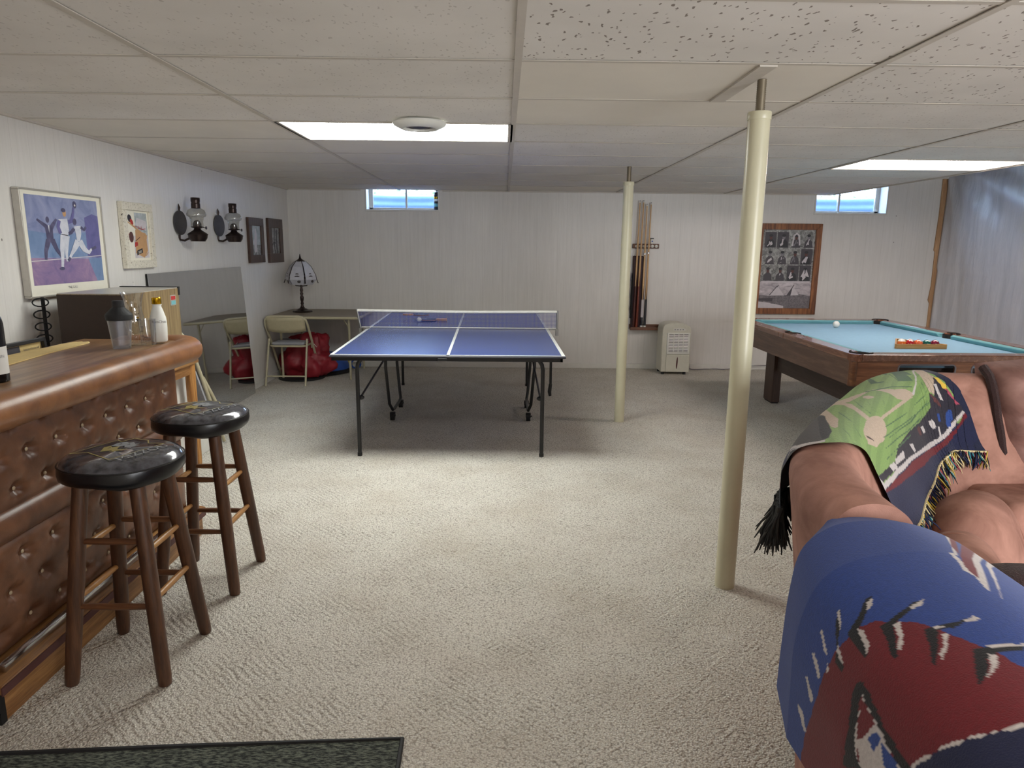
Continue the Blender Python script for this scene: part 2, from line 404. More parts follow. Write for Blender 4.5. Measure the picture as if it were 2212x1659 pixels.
M['art_blue'] = m_paint('art_blue', [(.3, (92, 118, 156)), (.7, (128, 148, 184))])
M['art_dirt'] = m_paint('art_mauve', [(.3, (108, 94, 140)), (.55, (140, 116, 152)), (.7, (162, 134, 162))])
M['art_purple'] = m_paint('art_purple', [(.3, (84, 82, 132)), (.7, (112, 108, 160))])
M['art_white'] = m_paint('art_uniform', [(.3, (186, 190, 204)), (.7, (216, 216, 222))], 20)
M['art_dark'] = m_paint('art_dark_suit', [(.3, (66, 64, 92)), (.7, (96, 92, 122))], 20)
M['red'] = plain('red_ink', (170, 50, 46), .5); M['ink'] = plain('black_ink', (34, 34, 40), .5); M['tan'] = plain('tan_ink', (190, 148, 104), .6)
M['tan_dark'] = plain('brown_ink', (84, 50, 48), .6)
M['grey_ink'] = plain('grey_ink', (120, 116, 122), .6); M['dgrey'] = plain('dark_grey_photo', (66, 62, 68), .5); M['lgrey'] = plain('light_grey_photo', (198, 192, 196), .5)
M['photo'] = m_paint('photo_greys', [(.35, (84, 84, 84)), (.5, (134, 134, 132)), (.65, (176, 176, 174))], 26)
M['photo2'] = m_paint('photo_pale', [(.35, (140, 150, 150)), (.65, (186, 192, 196))], 18)
M['cloud'] = m_paint('photo_sky', [(.35, (148, 140, 146)), (.65, (206, 198, 202))], 9, (1, 1, 2.4))
M['hill'] = m_paint('photo_ground', [(.35, (84, 80, 84)), (.65, (128, 122, 126))], 60)
def m_grainbox():
    n = NT('woodgrain_laminate'); v = n.noise(n.co(scale=(30, 30, .8)), 3, 4, .6)
    n.base(n.ramp(v, [(.3, (92, 74, 48)), (.5, (128, 108, 76)), (.7, (146, 126, 92))])); n.set(Roughness=.5); return n.m
M['grainbox'] = m_grainbox(); M['browncard'] = plain('brown_hardboard', (58, 44, 36), .6)
M['vinyl_clear'] = plain('glossy_black_vinyl', (74, 74, 80), .14, var=.6, scale=34, Coat_Weight=.6)
M['vinyl_side'] = plain('black_vinyl_side', (13, 13, 17), .28)
M['seat_grey'] = plain('grey_print', (140, 144, 148), .3); M['seat_gold'] = plain('gold_print', (150, 138, 84), .3)
M['mat_green'] = None
def m_mat():
    n = NT('ribbed_green_mat'); v = n.noise(n.co(scale=(1, 3.2, 1)), 60, 3, .6)
    n.base(n.ramp(v, [(.4, (34, 38, 36)), (.55, (92, 98, 88)), (.7, (128, 132, 118))])); n.set(Roughness=.9); n.bump(v, 1, .012); return n.m
M['mat_green'] = m_mat()
def m_plastic():
    n = NT('milky_poly_sheet'); v = n.noise(n.co(scale=(1, 5, .7)), 3, 5, .65, .5); 
    n.base(n.ramp(v, [(.3, (196, 198, 206)), (.7, (218, 218, 224))])); n.set(Roughness=.3); n.bump(v, .35, .02)
    return n.m
M['sheet'] = m_plastic()
M['joist'] = plain('dark_joist', (70, 62, 56), .8)
M['concrete'] = plain('concrete', (150, 150, 150), .9, bump=.3)
M['well'] = plain('galvanised_well', (92, 116, 176), .5, .0)
M['leaf'] = m_paint('leaf_green', [(.3, (70, 104, 50)), (.5, (128, 156, 96)), (.7, (168, 140, 120))], 3)
M['label_w'] = plain('white_label', (222, 220, 214), .5, var=.02); M['bottle_dark'] = plain('dark_bottle', (14, 14, 18), .08)
# ================================================================== THE ROOM
XL, XR, YB, YF, XC, ZT = -2.45, 5.06, 8.07, -1.6, 3.69, 2.45
struct(B().box(XL-.1, YF-.1, -.08, XR+.1, YB+.1, 0), 'floor', 'carpet', smooth=False)
struct(B().box(XL-.1, YF, 0, XL, YB+.1, ZT), 'wall_left', 'wall_y', smooth=False)
struct(B().box(XR, YF, 0, XR+.1, YB+.1, ZT), 'wall_right', 'wall_y', smooth=False)
struct(B().box(XL-.1, YF-.1, 0, XR+.1, YF, ZT), 'wall_front', 'wall_x', smooth=False)
WIN = [(-1.565, -.748, 1.792), (3.53, 4.345, 1.805)]
b = B(); xs = [XL-.1]
for x0, x1, z0 in WIN:
    b.box(xs[-1], YB, 0, x0, YB+.1, ZT); b.box(x0, YB, 0, x1, YB+.1, z0); b.box(x0, YB, 2.26, x1, YB+.1, ZT); xs.append(x1)
b.box(xs[-1], YB, 0, XR+.1, YB+.1, ZT); struct(b, 'wall_back', 'wall_x', smooth=False)
# base boards
b = B(); b.box(XL, YB-.014, 0, 2.2, YB, .062); b.box(2.205, YB-.014, 0, XR, YB, .062); struct(b, 'baseboard_back', 'white', bevel=.004)
b = B(); b.box(XL, YF, 0, XL+.014, 3.9, .062); b.box(XL, 3.905, 0, XL+.014, YB, .062); struct(b, 'baseboard_left', 'white', bevel=.004)
# suspended ceiling
GX, GY, U = -1.178, 2.487, 1.2192
b = B(); cols = [XL, GX, GX+U, GX+2*U, GX+3*U, XC]; rows = [YF]+[GY+k*U/2 for k in range(-6, 10)]+[YB]
rows = [r for r in rows if YF <= r <= YB]
for i in range(len(cols)-1):
    for j in range(len(rows)-1):
        x0, x1, y0, y1 = cols[i], cols[i+1], rows[j], rows[j+1]; yc = (y0+y1)/2; k = round((y0-GY)/(U/2))
        if (i == 1 and k == 2) or (i == 4 and k == 4) or (i == 2 and k == -5): continue
        t = 1
        if i >= 2 and k <= 1: t = 0
        if i == 3 and k <= 0: t = 0
        if i == 3 and k > 0: t = 1
        if i == 2 and k in (0, 1): t = 2
        if i == 2 and k == 2: t = 1
        if k >= 4: t = 1 if random.random() < .5 else 2
        if i <= 1 and k > 1: t = 2
        b.mi = t; s = random.uniform(0, .0016); b.box(x0+.006, y0+.004, CEIL+.0068+s, x1-.006, y1-.004, CEIL+.022+s)
struct(b, 'ceiling', ['tile_a', 'tile_b', 'tile_c'], smooth=False)
b = B()
for x in cols[1:-1]: b.box(x-.0125, YF, CEIL+.002, x+.0125, YB, CEIL+.005); b.box(x-.003, YF, CEIL+.006, x+.003, YB, CEIL+.035)
for y in rows[1:-1]: b.box(XL, y-.0115, CEIL+.0045, XC, y+.0115, CEIL+.0065)
b.box(.86, GY+.01, CEIL-.001, .92, GY+U/2-.01, CEIL+.006)
struct(b, 'trim_1', 'tbar', smooth=False)
b = B(); b.box(XL, YF, CEIL-.004, XL+.024, YB, CEIL+.02); b.box(XL, YB-.02, CEIL-.004, -1.62, YB, CEIL+.02); b.box(-.7, YB-.02, CEIL-.004, XC, YB, CEIL+.02)
b.box(XC-.012, YF, CEIL-.003, XC+.008, YB, CEIL+.03); struct(b, 'trim_2', 'tbar', smooth=False)
b = B(); b.box(XL, YF, ZT, XR, YB, ZT+.05); struct(b, 'ceiling_2', 'joist', smooth=False)
# windows
for wi, (x0, x1, z0) in enumerate(WIN):
    z1 = 2.26; w = B()
    w.box(x0, YB-.006, z0-.012, x1, YB+.26, z0+.012); w.box(x0-.012, YB-.006, z0-.012, x0+.006, YB+.26, z1); w.box(x1-.006, YB-.006, z0-.012, x1+.012, YB+.26, z1); w.box(x0, YB, z1-.01, x1, YB+.26, z1+.02)
    root = struct(w, 'window_%d' % (wi+1), 'white', bevel=.003)
    f = B(); fy0, fy1 = YB+.17, YB+.2
    for a in ((x0, fy0, z0, x0+.05, fy1, z1), (x1-.05, fy0, z0, x1, fy1, z1), (x0, fy0, z0+.012, x1, fy1, z0+.04), (x0, fy0, z1-.03, x1, fy1, z1)): f.box(*a)
    xm = x0+(x1-x0)*(.53 if wi == 0 else .42); f.box(xm-.012, fy0-.008, z0+.012, xm+.012, fy1, z1)
    f.done('window_frame', 'silver', root, bevel=.003)
    for a, c in ((x0+.05, xm-.012), (xm+.012, x1-.05)):
        g = B(); g.box(a, YB+.182, z0+.04, c, YB+.186, z1-.03); g.done('pane', 'pane', root, smooth=False)
    # window well and bank outside
    cx, R = (x0+x1)/2, .62; b = B()
    def wl(u, v, cx=cx, R=R): a = pi*u; return (cx+R*cos(a), YB+.11+(R+.0)*sin(a)*.95, 1.45+v*.58+0*u)
    NU = 48; L = []
    b.grid(lambda u, v: (cx+R*cos(pi*u)*(1+.006*sin(v*38)), YB+.12+.85*R*sin(pi*u)*(1+.006*sin(v*38)), 1.45+v*(.545 if cx < 0 else .56)), 40, 60)
    b.done('window_well', 'well', label=('ribbed metal window well outside the left basement window', 'ribbed metal window well outside the window above the pool table')[wi], cat='window well', solid=.004)
    b = B(); b.box(cx-.62, YB+.12, 1.4, cx+.62, YB+.7, 1.45); b.done('gravel_bed', 'concrete', label=('grey gravel at the bottom of the left window well', 'grey gravel at the bottom of the right window well')[wi], cat='gravel', kind='stuff', smooth=False)
    b = B()
    for k in range(1500):
        p = Vector((cx+random.uniform(-1.7, 1.7), YB+random.uniform(.95, 1.6), random.uniform(2.0, 2.6))); d = Vector((random.gauss(0, 1), random.gauss(0, 1), random.gauss(0, 1))).normalized(); u, v = b.frame3(d); s = random.uniform(.02, .045)
        b.poly([p-u*s, p-v*s*.5, p+u*s, p+v*s*.5])
    b.done('shrub', 'leaf', label=('pale leafy shrub seen through the left basement window', 'pale leafy shrub seen through the right basement window')[wi], cat='shrub', smooth=False, recalc=False)
b = B()
b.box(XL-3, YB+.1, 1.98, -1.8, YB+3, 2.02); b.box(-.5, YB+.1, 1.98, 3.25, YB+3, 2.02); b.box(4.6, YB+.1, 1.98, XR+3, YB+3, 2.02)
for x0, x1 in ((-1.8, -.5), (3.25, 4.6)): b.box(x0, YB+.68, 1.98, x1, YB+3, 2.02)
b.done('garden_ground', 'concrete', label='flat garden ground outside above the basement wall', cat='ground', kind='structure', smooth=False)
# aerosol can on the left sill
t = thing('spray_can', (-.785, YB+.12, 1.804), 'dark spray can with yellow label bands standing on the left window sill', 'can')
B().lathe([(.026, 0), (.027, .004), (.027, .17), (.02, .18)], t.location, 20).done('can_body', 'ink', t)
B().lathe([(.0275, .13), (.0275, .15)], t.location, 20, False, False).done('label_band', 'gold', t)
B().lathe([(.0275, .04), (.0275, .075)], t.location, 20, False, False).done('label_band', 'cushion', t)
B().lathe([(.0275, .1), (.0275, .125)], t.location, 20, False, False).done('label_band', 'label_w', t)
B().lathe([(.022, .18), (.022, .2), (.012, .205)], t.location, 20).done('cap', 'black', t)
# ceiling fixtures
def fixture(x0, y0, x1, y1, label, e, color, open_=False):
    t = thing('ceiling_light', ((x0+x1)/2, (y0+y1)/2, CEIL), label, 'light')
    f = B()
    for a in ((x0, y0, x0+.028, y1), (x1-.028, y0, x1, y1), (x0, y0, x1, y0+.016), (x0, y1-.016, x1, y1)): f.box(a[0], a[1], CEIL+.002, a[2], a[3], CEIL+.012)
    f.done('frame', 'tbar', t, bevel=.002)
    m = emit('lamp_glow', color, e)
    if not open_:
        B().box(x0+.028, y0+.016, CEIL+.006, x1-.028, y1-.016, CEIL+.01).done('diffuser', m, t, smooth=False)
        B().box(x0+.01, y0+.01, CEIL+.02, x1-.01, y1-.01, CEIL+.09).done('housing', 'white', t, smooth=False)
    else:
        h = B(); z = CEIL+.09
        h.poly([(x0+.02, y0+.016, CEIL+.01), (x0+.08, y0+.08, z), (x0+.08, y1-.08, z), (x0+.02, y1-.016, CEIL+.01)])
        h.poly([(x1-.02, y0+.016, CEIL+.01), (x1-.08, y0+.08, z), (x1-.08, y1-.08, z), (x1-.02, y1-.016, CEIL+.01)])
        h.poly([(x0+.02, y0+.016, CEIL+.01), (x1-.02, y0+.016, CEIL+.01), (x1-.08, y0+.08, z), (x0+.08, y0+.08, z)])
        h.poly([(x0+.02, y1-.016, CEIL+.01), (x1-.02, y1-.016, CEIL+.01), (x1-.08, y1-.08, z), (x0+.08, y1-.08, z)])
        h.poly([(x0+.08, y0+.08, z), (x1-.08, y0+.08, z), (x1-.08, y1-.08, z), (x0+.08, y1-.08, z)])
        h.done('housing', 'gloss_white', t, smooth=False, recalc=False)
        for k in range(2):
            y = y0+(y1-y0)*(.3+.4*k); B().cyl((x0+.06, y, CEIL+.05), (x1-.06, y, CEIL+.05), .019, seg=14).done('tube', m, t)
    return t
fixture(GX, GY+U, GX+U, GY+1.5*U, 'square-edged white glowing ceiling light panel beside the round vent', PANEL1, (247, 250, 244))
fixture(GX+3*U, GY+2*U, XC-.01, GY+2.5*U, 'open ceiling light fitting with bare tubes over the pool table', PANEL2*4, (255, 240, 232), True)
fixture(GX+U, GY-2.5*U, GX+2*U, GY-2*U, 'added fill light panel in the ceiling behind the camera, out of view', PANEL_FILL, (255, 246, 232))  # assumed fitting, never in view, added for extra light from behind
# round ceiling vent
t = thing('ceiling_vent', (-.43, 3.66, CEIL-.034), 'round white plastic ceiling vent just in front of the lit panel', 'vent')
B().lathe([(.132, .034), (.135, .028), (.128, .018), (.09, .0), (.082, .002), (.08, .018)], t.location, 40, False, False).done('ring', 'gloss_white', t, auto=60)
B().lathe([(.079, .03), (.079, .014), (.055, .008), (.05, .012), (.03, .004), (.001, .002)], t.location, 32, True, True).done('cone', 'dark_steel', t, auto=30)
# steel posts
def post(x, y, label):
    t = thing('support_post', (x, y, 0), label, 'post', 'cream steel posts holding up the ceiling')
    B().lathe([(.0405, 0), (.0405, 1.875), (.0405, 1.876)], t.location, 32).done('column', 'pole', t)
    B().lathe([(.0425, 1.874), (.0435, 1.876), (.0435, 1.899), (.0425, 1.902)], t.location, 32).done('collar', 'pole', t)
    p = []
    for k in range(18): z = 1.902+k*.0065; p += [(.0155, z), (.0175, z+.003)]
    B().lathe(p, t.location, 16).done('screw_jack', 'thread', t, auto=80)
    return t
post(.945, 2.71, 'thick cream steel post close to the sofa, nearer of the two')
post(.955, 5.53, 'cream steel post farther back beside the table tennis table')
# ================================================================== floor mat
b = B()
b.prism([(-2.0, .9, .0), (-.25, .9, .0), (-.284, 1.757, .0), (-.9, 1.726, .0), (-1.4, 1.695, .0), (-2.0, 1.67, .0)], (0, 0, .012))
t = thing('door_mat', (-1.1, 1.3, 0), 'dark green ribbed door mat with black rim at the bottom edge of the photo', 'mat')
b.done('pile', 'mat_green', t, smooth=False)
B().tube([(-.255, .9, .01), (-.284, 1.757, .01), (-.9, 1.726, .01), (-1.4, 1.695, .01), (-2.0, 1.67, .01)], .0085, 6).done('rim', 'rubber', t)
# ================================================================== table tennis table
t = thing('table_tennis_table', (-.37, 5.8, 0), 'blue folding table tennis table with white lines and black tube legs', 'table')
t['_o'] = (0, 0, 0); t.location = (0, 0, 0)
TZ = .72; c = [(-1.105, 4.362), (.394, 4.362), (.36, 7.25), (-1.19, 7.28)]; mid = 5.8
def tp(a, bb):
    p = Vector((*c[0], 0)).lerp(Vector((*c[3], 0)), bb); q = Vector((*c[1], 0)).lerp(Vector((*c[2], 0)), bb); return p.lerp(q, a)
for n_, (b0, b1) in enumerate(((0, .4975), (.5005, 1))):
    q = [tp(0, b0), tp(1, b0), tp(1, b1), tp(0, b1)]
    s = B().prism([(p.x, p.y, TZ-.016) for p in q], (0, 0, .016)).done('table_half', 'ppblue', t, smooth=False, bevel=.002)
    B().tube([(*tp(a, e).xy, TZ-.009) for a, e in ((0, b0), (1, b0), (1, b1), (0, b1))], .0085, 4, True).done('edge_band', 'edge_navy', s, smooth=False)
    l = B(); h = TZ+.0006
    def strip(a0, a1, e0, e1): l.poly([(*tp(a, e).xy, h) for a, e in ((a0, e0), (a1, e0), (a1, e1), (a0, e1))])
    w = .015
    strip(0, w, b0, b1); strip(1-w, 1, b0, b1); strip(.4935, .5065, b0, b1)
    if n_ == 0: strip(w, 1-w, 0, .0062)
    else: strip(w, 1-w, 1-.0075, 1)
    l.done('court_lines', 'ppline', s, smooth=False, recalc=False)
    f = B()
    for a0, a1 in (((c[0][0]+.01, (c[0][1]) if n_ == 0 else 5.85), (c[0][0]+.01-.04, 5.75 if n_ == 0 else 7.24)),): pass
    y0, y1 = (4.375, 5.76) if n_ == 0 else (5.84, 7.22)
    f.box(-1.09-.03*n_, y0, TZ-.04, .375, y0+.012, TZ-.016); f.box(-1.09-.03*n_, y1-.012, TZ-.04, .365, y1, TZ-.016)
    f.box(-1.1-.04*n_, y0, TZ-.04, -1.085-.04*n_, y1, TZ-.016); f.box(.365-.02*n_, y0, TZ-.04, .38-.02*n_, y1, TZ-.016)
    f.done('apron', 'black', t, smooth=False)
def legpair(y, x0, x1, lean):
    r = .0135
    b = B(); z1 = TZ-.03; R = .09
    P = [(x0, y-lean, .0), (x0, y, z1-R)]+[(x0+R-R*cos(a), y, z1-R+R*sin(a)) for a in (pi/8, pi/4, 3*pi/8, pi/2)]
    P += [(x1-R+R*sin(a), y, z1-R+R*cos(a)) for a in (0, pi/8, pi/4, 3*pi/8, pi/2)]+[(x1, y-lean, 0)]
    b.tube(P, r, 12); o = b.done('leg_frame', 'black', t)
    for x in (x0, x1): B().lathe([(.016, 0), (.016, .022)], (x, y-lean, 0), 14).done('rubber_foot', 'rubber', o)
legpair(4.535, -.972, .262, 0)
legpair(6.98, -1.03, .24, -.0)
for x, sg in ((-.905, 1), (.205, -1)):       # wheeled centre frames
    b = B(); xx = x
    b.tube([(xx-.04*sg, 5.5, TZ-.03), (xx-.045*sg, 5.5, .45), (xx-.02*sg, 5.5, .14), (xx, 5.53, .085), (xx, 5.62, .075), (xx, 5.88, .075), (xx, 5.97, .085), (xx-.01*sg, 6.0, .14), (xx-.03*sg, 6.0, .4), (xx-.02*sg, 6.0, TZ-.03)], .0125, 12)
    o = b.done('wheel_frame', 'black', t)
    for y in (5.52, 5.98):
        w = B(); w.cyl((xx-.017, y, .03), (xx+.017, y, .03), .03, seg=18); w.box(xx-.02, y-.02, .03, xx+.02, y+.02, .066); wo = w.done('caster', 'rubber', o, auto=30)
        B().box(xx+.01, y-.045, .045, xx+.03, y-.02, .052).done('brake_tab', 'black', wo, smooth=False)
    b = B(); xd = (-.972 if sg > 0 else .262); b.tube([(xd+.012*sg, 4.56, .40), (xx-.02*sg, 5.42, .55), (xx, 5.55, .66)], .0075, 8); o2 = b.done('folding_strut', 'dark_steel', t)
    for p in ((xd+.014*sg, 4.56, .40), (xx-.03*sg, 5.46, .52), (xx-.02*sg, 5.48, .6)): B().ball(p, .02, 10, (1.2, .6, .8)).done('wing_nut', 'black', o2)
b = B(); b.tube([(.385, 5.58, TZ-.03), (.387, 5.58, .3)], .011, 10); b.tube([(.387, 5.58, .3), (.38, 5.58, .235), (.385, 5.58, .2)], [.014, .016, .012], 10); b.done('latch_lever', 'black', t)
b = B(); b.box(-.42, 4.352, TZ-.035, -.36, 4.372, TZ-.015); b.done('centre_latch', 'black', t, bevel=.003)
# net set
NZ = .871
n_ = B(); n_.grid(lambda u, v: (-1.215+u*(.44+1.215), 5.8+.01*sin(u*9)*v, .735+v*(NZ-.735)), 20, 4); n_.done('net', 'net', t, smooth=False, recalc=False)
B().tube([(-1.225+k*1.67/20, 5.8+.006*sin(k*.45), NZ-.002*sin(k*pi/20)*3) for k in range(21)], .0115, 8).done('net_tape', 'white_tape', t)
B().tube([(-1.2, 5.8, .732), (.445, 5.8, .732)], .003, 6).done('net_cord', 'white_tape', t)
for s, x in ((-1, -1.2), (1, .447)):
    p = B(); p.tube([(x+(.0 if s > 0 else -.028), 5.8, NZ+.01), (x, 5.8, TZ+.005)], .009, 10); p.box(min(x, x-.07*s), 5.78, TZ+.001, max(x, x-.07*s), 5.82, TZ+.01); p.box(x-.012, 5.78, TZ-.05, x+.012, 5.82, TZ+.006); p.done('net_post', 'steel', t, bevel=.002)
# paddles and ball
def paddle(c, ang, z, tilt, label):
    o = thing('table_tennis_paddle', (c[0], c[1], z), label, 'paddle'); o['_o'] = (0, 0, 0)
    X = Matrix.Rotation(ang, 4, 'Z') @ Matrix.Rotation(tilt, 4, 'X')
    pr = [(.078*cos(a)*1.02, .078*sin(a)) for a in [radians(d) for d in range(-150, 151, 12)]]+[(-.085, .016), (-.085, -.016)]
    b = B(); b.X = X; b.prism([(x, y, .002) for x, y in pr[:-2]], (0, 0, .0045)); b.done('rubber_face', 'red' if tilt > .01 else 'ink', o, smooth=False)
    b = B(); b.X = X; b.prism([(x*1.02, y*1.02, .0065) for x, y in pr], (0, 0, .006)); b.done('blade', 'rack_tri', o, smooth=False)
    b = B(); b.X = X; b.prism([(x, y, .0125) for x, y in pr[:-2]], (0, 0, .003)); b.done('rubber_face', 'ink', o, smooth=False)
    b = B(); b.X = X; b.rbox(-.17, -.014, .0, -.07, .014, .022, .006, 2); b.done('handle', 'rack_tri', o)
    return o
paddle((-.70, 6.44, 0), pi, TZ+.002, 0, 'table tennis paddle lying flat with its blade to the right')
paddle((-.80, 6.66, 0), .12, TZ+.026, 0, 'table tennis paddle with its handle to the left, resting on the other')
B().ball((0, 0, .02), .0225, 20).done('table_tennis_ball', 'offwhite', origin=(0, 0, 0), label='small white table tennis ball in front of the two paddles', cat='ball').location = (-.775, 6.33, TZ+.003)
# ================================================================== pictures on the left wall
def frame_y(name, y0, y1, z0, z1, w, d, fm, label, cat='picture', x=XL):      # frame hung on the left wall, front faces +x
    t = thing(name, (x, (y0+y1)/2, z0), label, cat); t['_o'] = (0, 0, 0); t.location = (0, 0, 0)
    b = B()
    for a in ((y0, z0, y1, z0+w), (y0, z1-w, y1, z1)): b.box(x+.002, a[0], a[1], x+d, a[2], a[3])
    for a in ((y0, z0+w, y0+w, z1-w), (y1-w, z0+w, y1, z1-w)): b.box(x+.002, a[0], a[1], x+d, a[2], a[3])
    b.done('frame', fm, t, smooth=False, bevel=.003); return t
def canvas(t, name, o, ux, uy, shapes, back='paper', step=.0003):
    mats = []; b = B(); n = Vector(ux).cross(Vector(uy)).normalized()
    def mi(m):
        if m not in mats: mats.append(m)
        return mats.index(m)
    b.mi = mi(back); b.flat([(0, 0), (1, 0), (1, 1), (0, 1)], o, ux, uy, 0)
    for k, (m, pts) in enumerate(shapes): b.mi = mi(m); b.flat(pts, o, ux, uy, step*(k*.25+1))
    return b, mats
def ell(cx, cy, rx, ry, n=14, rot=0):
    return [(cx+rx*cos(2*pi*k/n)*cos(rot)-ry*sin(2*pi*k/n)*sin(rot), cy+rx*cos(2*pi*k/n)*sin(rot)+ry*sin(2*pi*k/n)*cos(rot)) for k in range(n)]
def limb(P, w):
    L, R = [], []
    for i, (x, y) in enumerate(P):
        a = P[max(i-1, 0)]; c_ = P[min(i+1, len(P)-1)]; dx, dy = c_[0]-a[0], c_[1]-a[1]; l = sqrt(dx*dx+dy*dy) or 1
        ww = w[i] if isinstance(w, (list, tuple)) else w
        L.append((x-dy/l*ww, y+dx/l*ww)); R.append((x+dy/l*ww, y-dx/l*ww))
    return L+R[::-1]
def cross_eval(shapes): return shapes
R_ = lambda x0, y0, x1, y1: [(x0, y0), (x1, y0), (x1, y1), (x0, y1)]
t = frame_y('framed_print', 3.575, 4.295, 1.118, 1.672, .010, .04, 'silver', 'large violet blue baseball print in a thin silver frame above the bar')
sh = [('art_sky', R_(.10, .135, .915, .93)), ('art_blue', [(.10, .38), (.10, .62), (.27, .60), (.55, .60), (.74, .62), (.74, .38)]), ('art_purple', [(.74, .38), (.915, .36), (.915, .78), (.84, .80), (.74, .76)]),
 ('art_dirt', [(.10, .135), (.83, .135), (.74, .36), (.10, .38)]), ('art_blue', [(.74, .36), (.83, .135), (.915, .135), (.915, .37)]), ('lgrey', [(.10, .345), (.915, .385), (.915, .392), (.10, .353)])]
sh += [('art_dark', limb([(.20, .72), (.29, .66), (.31, .62)], [.010, .02, .02])), ('art_dark', limb([(.41, .73), (.36, .67), (.33, .62)], [.010, .02, .02])), ('art_dark', [(.275, .67), (.36, .67), (.355, .53), (.285, .53)]), ('art_dark', limb([(.30, .54), (.26, .44), (.25, .36)], [.028, .02, .013])), ('art_dark', limb([(.34, .54), (.38, .45), (.42, .39)], [.028, .02, .013])), ('art_dark', ell(.312, .72, .018, .028)), ('art_white', [(.31, .67), (.325, .67), (.318, .60)])]
sh += [('art_white', [(.43, .73), (.53, .74), (.54, .64), (.52, .57), (.45, .58), (.44, .64)]), ('art_white', limb([(.47, .58), (.44, .46), (.43, .36), (.42, .29)], [.035, .026, .016, .014])), ('art_white', limb([(.51, .58), (.49, .48), (.48, .40), (.485, .34)], [.03, .022, .014, .012])), ('tan', ell(.505, .79, .02, .035)), ('art_dark', ell(.497, .815, .026, .02)), ('art_purple', limb([(.44, .72), (.42, .66), (.44, .60)], .017)), ('art_purple', limb([(.54, .71), (.58, .72), (.61, .80), (.62, .85)], [.02, .02, .012, .01])), ('art_dark', ell(.635, .875, .022, .035)), ('paper', ell(.637, .87, .008, .01)), ('art_dark', ell(.415, .275, .03, .015)), ('ink', [(.45, .595), (.52, .585), (.52, .578), (.45, .588)])]
sh += [('art_white', [(.60, .67), (.68, .68), (.68, .60), (.655, .53), (.62, .53), (.615, .60)]), ('art_dark', ell(.615, .715, .022, .032)), ('art_dark', limb([(.60, .65), (.56, .61), (.53, .60)], .016)), ('art_dark', limb([(.68, .665), (.72, .64), (.745, .67)], .014)), ('art_white', limb([(.65, .53), (.70, .45), (.755, .42), (.79, .455)], [.035, .028, .018, .012])), ('art_white', limb([(.63, .53), (.58, .46), (.54, .41), (.51, .37)], [.035, .026, .015, .012])), ('art_dark', limb([(.79, .455), (.85, .475)], .014)), ('art_dark', limb([(.52, .375), (.49, .345)], .014))]
sh = [(m, [(.5+(x-.5075)*1.075, .53+(y_-.5325)*1.045) for x, y_ in q]) for m, q in sh]
b, mats = canvas(t, 'print', (XL+.032, 3.575, 1.118), (0, .72, 0), (0, 0, .554), sh)
b.mi = len(mats); mats.append('grey_ink'); b.text('THE CALL', (XL+.0335, 3.94, 1.153), (0, 1, 0), (0, 0, 1), .019)
b.done('print', mats, t, smooth=False, recalc=False)
t = frame_y('framed_print', 4.53, 4.915, 1.24, 1.662, .05, .034, 'distress', 'baseball memorabilia print in a chipped white wooden frame left of the oil lamps')
sh = [('lgrey', R_(.30, .05, .96, .5)), ('paper', R_(.04, .05, .30, .96)), ('photo2', [(.42, .55), (.96, .50), (.96, .96), (.40, .96)]), ('tan', [(.34, .15), (.72, .05), (.90, .20), (.86, .55), (.40, .62)]), ('lgrey', [(.42, .72), (.9, .60), (.92, .80), (.5, .86)]),
 ('ink', ell(.19, .84, .09, .075, 14, -.4)), ('red', ell(.27, .77, .08, .05, 14, -.6)), ('tan_dark', ell(.20, .47, .10, .11)), ('red', limb([(.10, .42), (.02, .42), (.02, .52), (.12, .53)], .008)), ('tan', limb([(.10, .77), (.40, .66), (.72, .53), (.90, .47)], [.014, .018, .03, .045])), ('tan_dark', limb([(.36, .39), (.58, .47)], .008)),
 ('red', [(.32, .27), (.46, .30), (.46, .37), (.34, .37)]), ('ink', [(.38, .10), (.66, .16), (.64, .25), (.40, .20)]), ('red', limb([(.52, .655), (.70, .63), (.86, .645)], .008)), ('tan', limb([(.46, .12), (.80, .10), (.90, .16)], .012))]
b, mats = canvas(t, 'print', (XL+.018, 4.58, 1.29), (0, .285, 0), (0, 0, .322), sh)
b.mi = mats.index('red'); b.text('6', (XL+.0205, 4.77, 1.497), (0, 1, 0), (0, 0, 1), .03)
b.mi = mats.index('paper'); b.text('3000', (XL+.0205, 4.727, 1.338), (0, .97, .2), (0, -.2, .97), .023)
b.mi = mats.index('red') ; b.text('Cardinals', (XL+.0205, 4.71, 1.505), (0, .98, -.1), (0, .1, .98), .018)
b.done('print', mats, t, smooth=False, recalc=False)
t = frame_y('framed_photograph', 6.75, 7.155, 1.225, 1.655, .075, .03, 'dark_wood', 'grey photograph of a standing figure in a dark wooden frame beside the oil lamps')
b, mats = canvas(t, 'photo', (XL+.016, 6.825, 1.30), (0, .255, 0), (0, 0, .28), [('photo', R_(.0, .0, 1, .35)), ('lgrey', limb([(.45, .10), (.42, .4), (.5, .72), (.48, .9)], [.14, .16, .12, .06])), ('lgrey', limb([(.42, .6), (.2, .4)], .04))], 'photo2')
b.done('photo', mats, t, smooth=False, recalc=False)
t = frame_y('framed_photograph', 7.31, 7.76, 1.215, 1.668, .095, .03, 'dark_wood', 'dark mottled photograph in a wide brown frame, nearest the room corner')
b, mats = canvas(t, 'photo', (XL+.016, 7.405, 1.31), (0, .26, 0), (0, 0, .263), [('ink', limb([(.4, 0), (.35, .5), (.45, 1)], .05)), ('dgrey', limb([(.7, 0), (.62, .5), (.7, .95)], .07)), ('ink', limb([(.1, .3), (.3, .45), (.5, .4)], .03))], 'photo')
b.done('photo', mats, t, smooth=False, recalc=False)
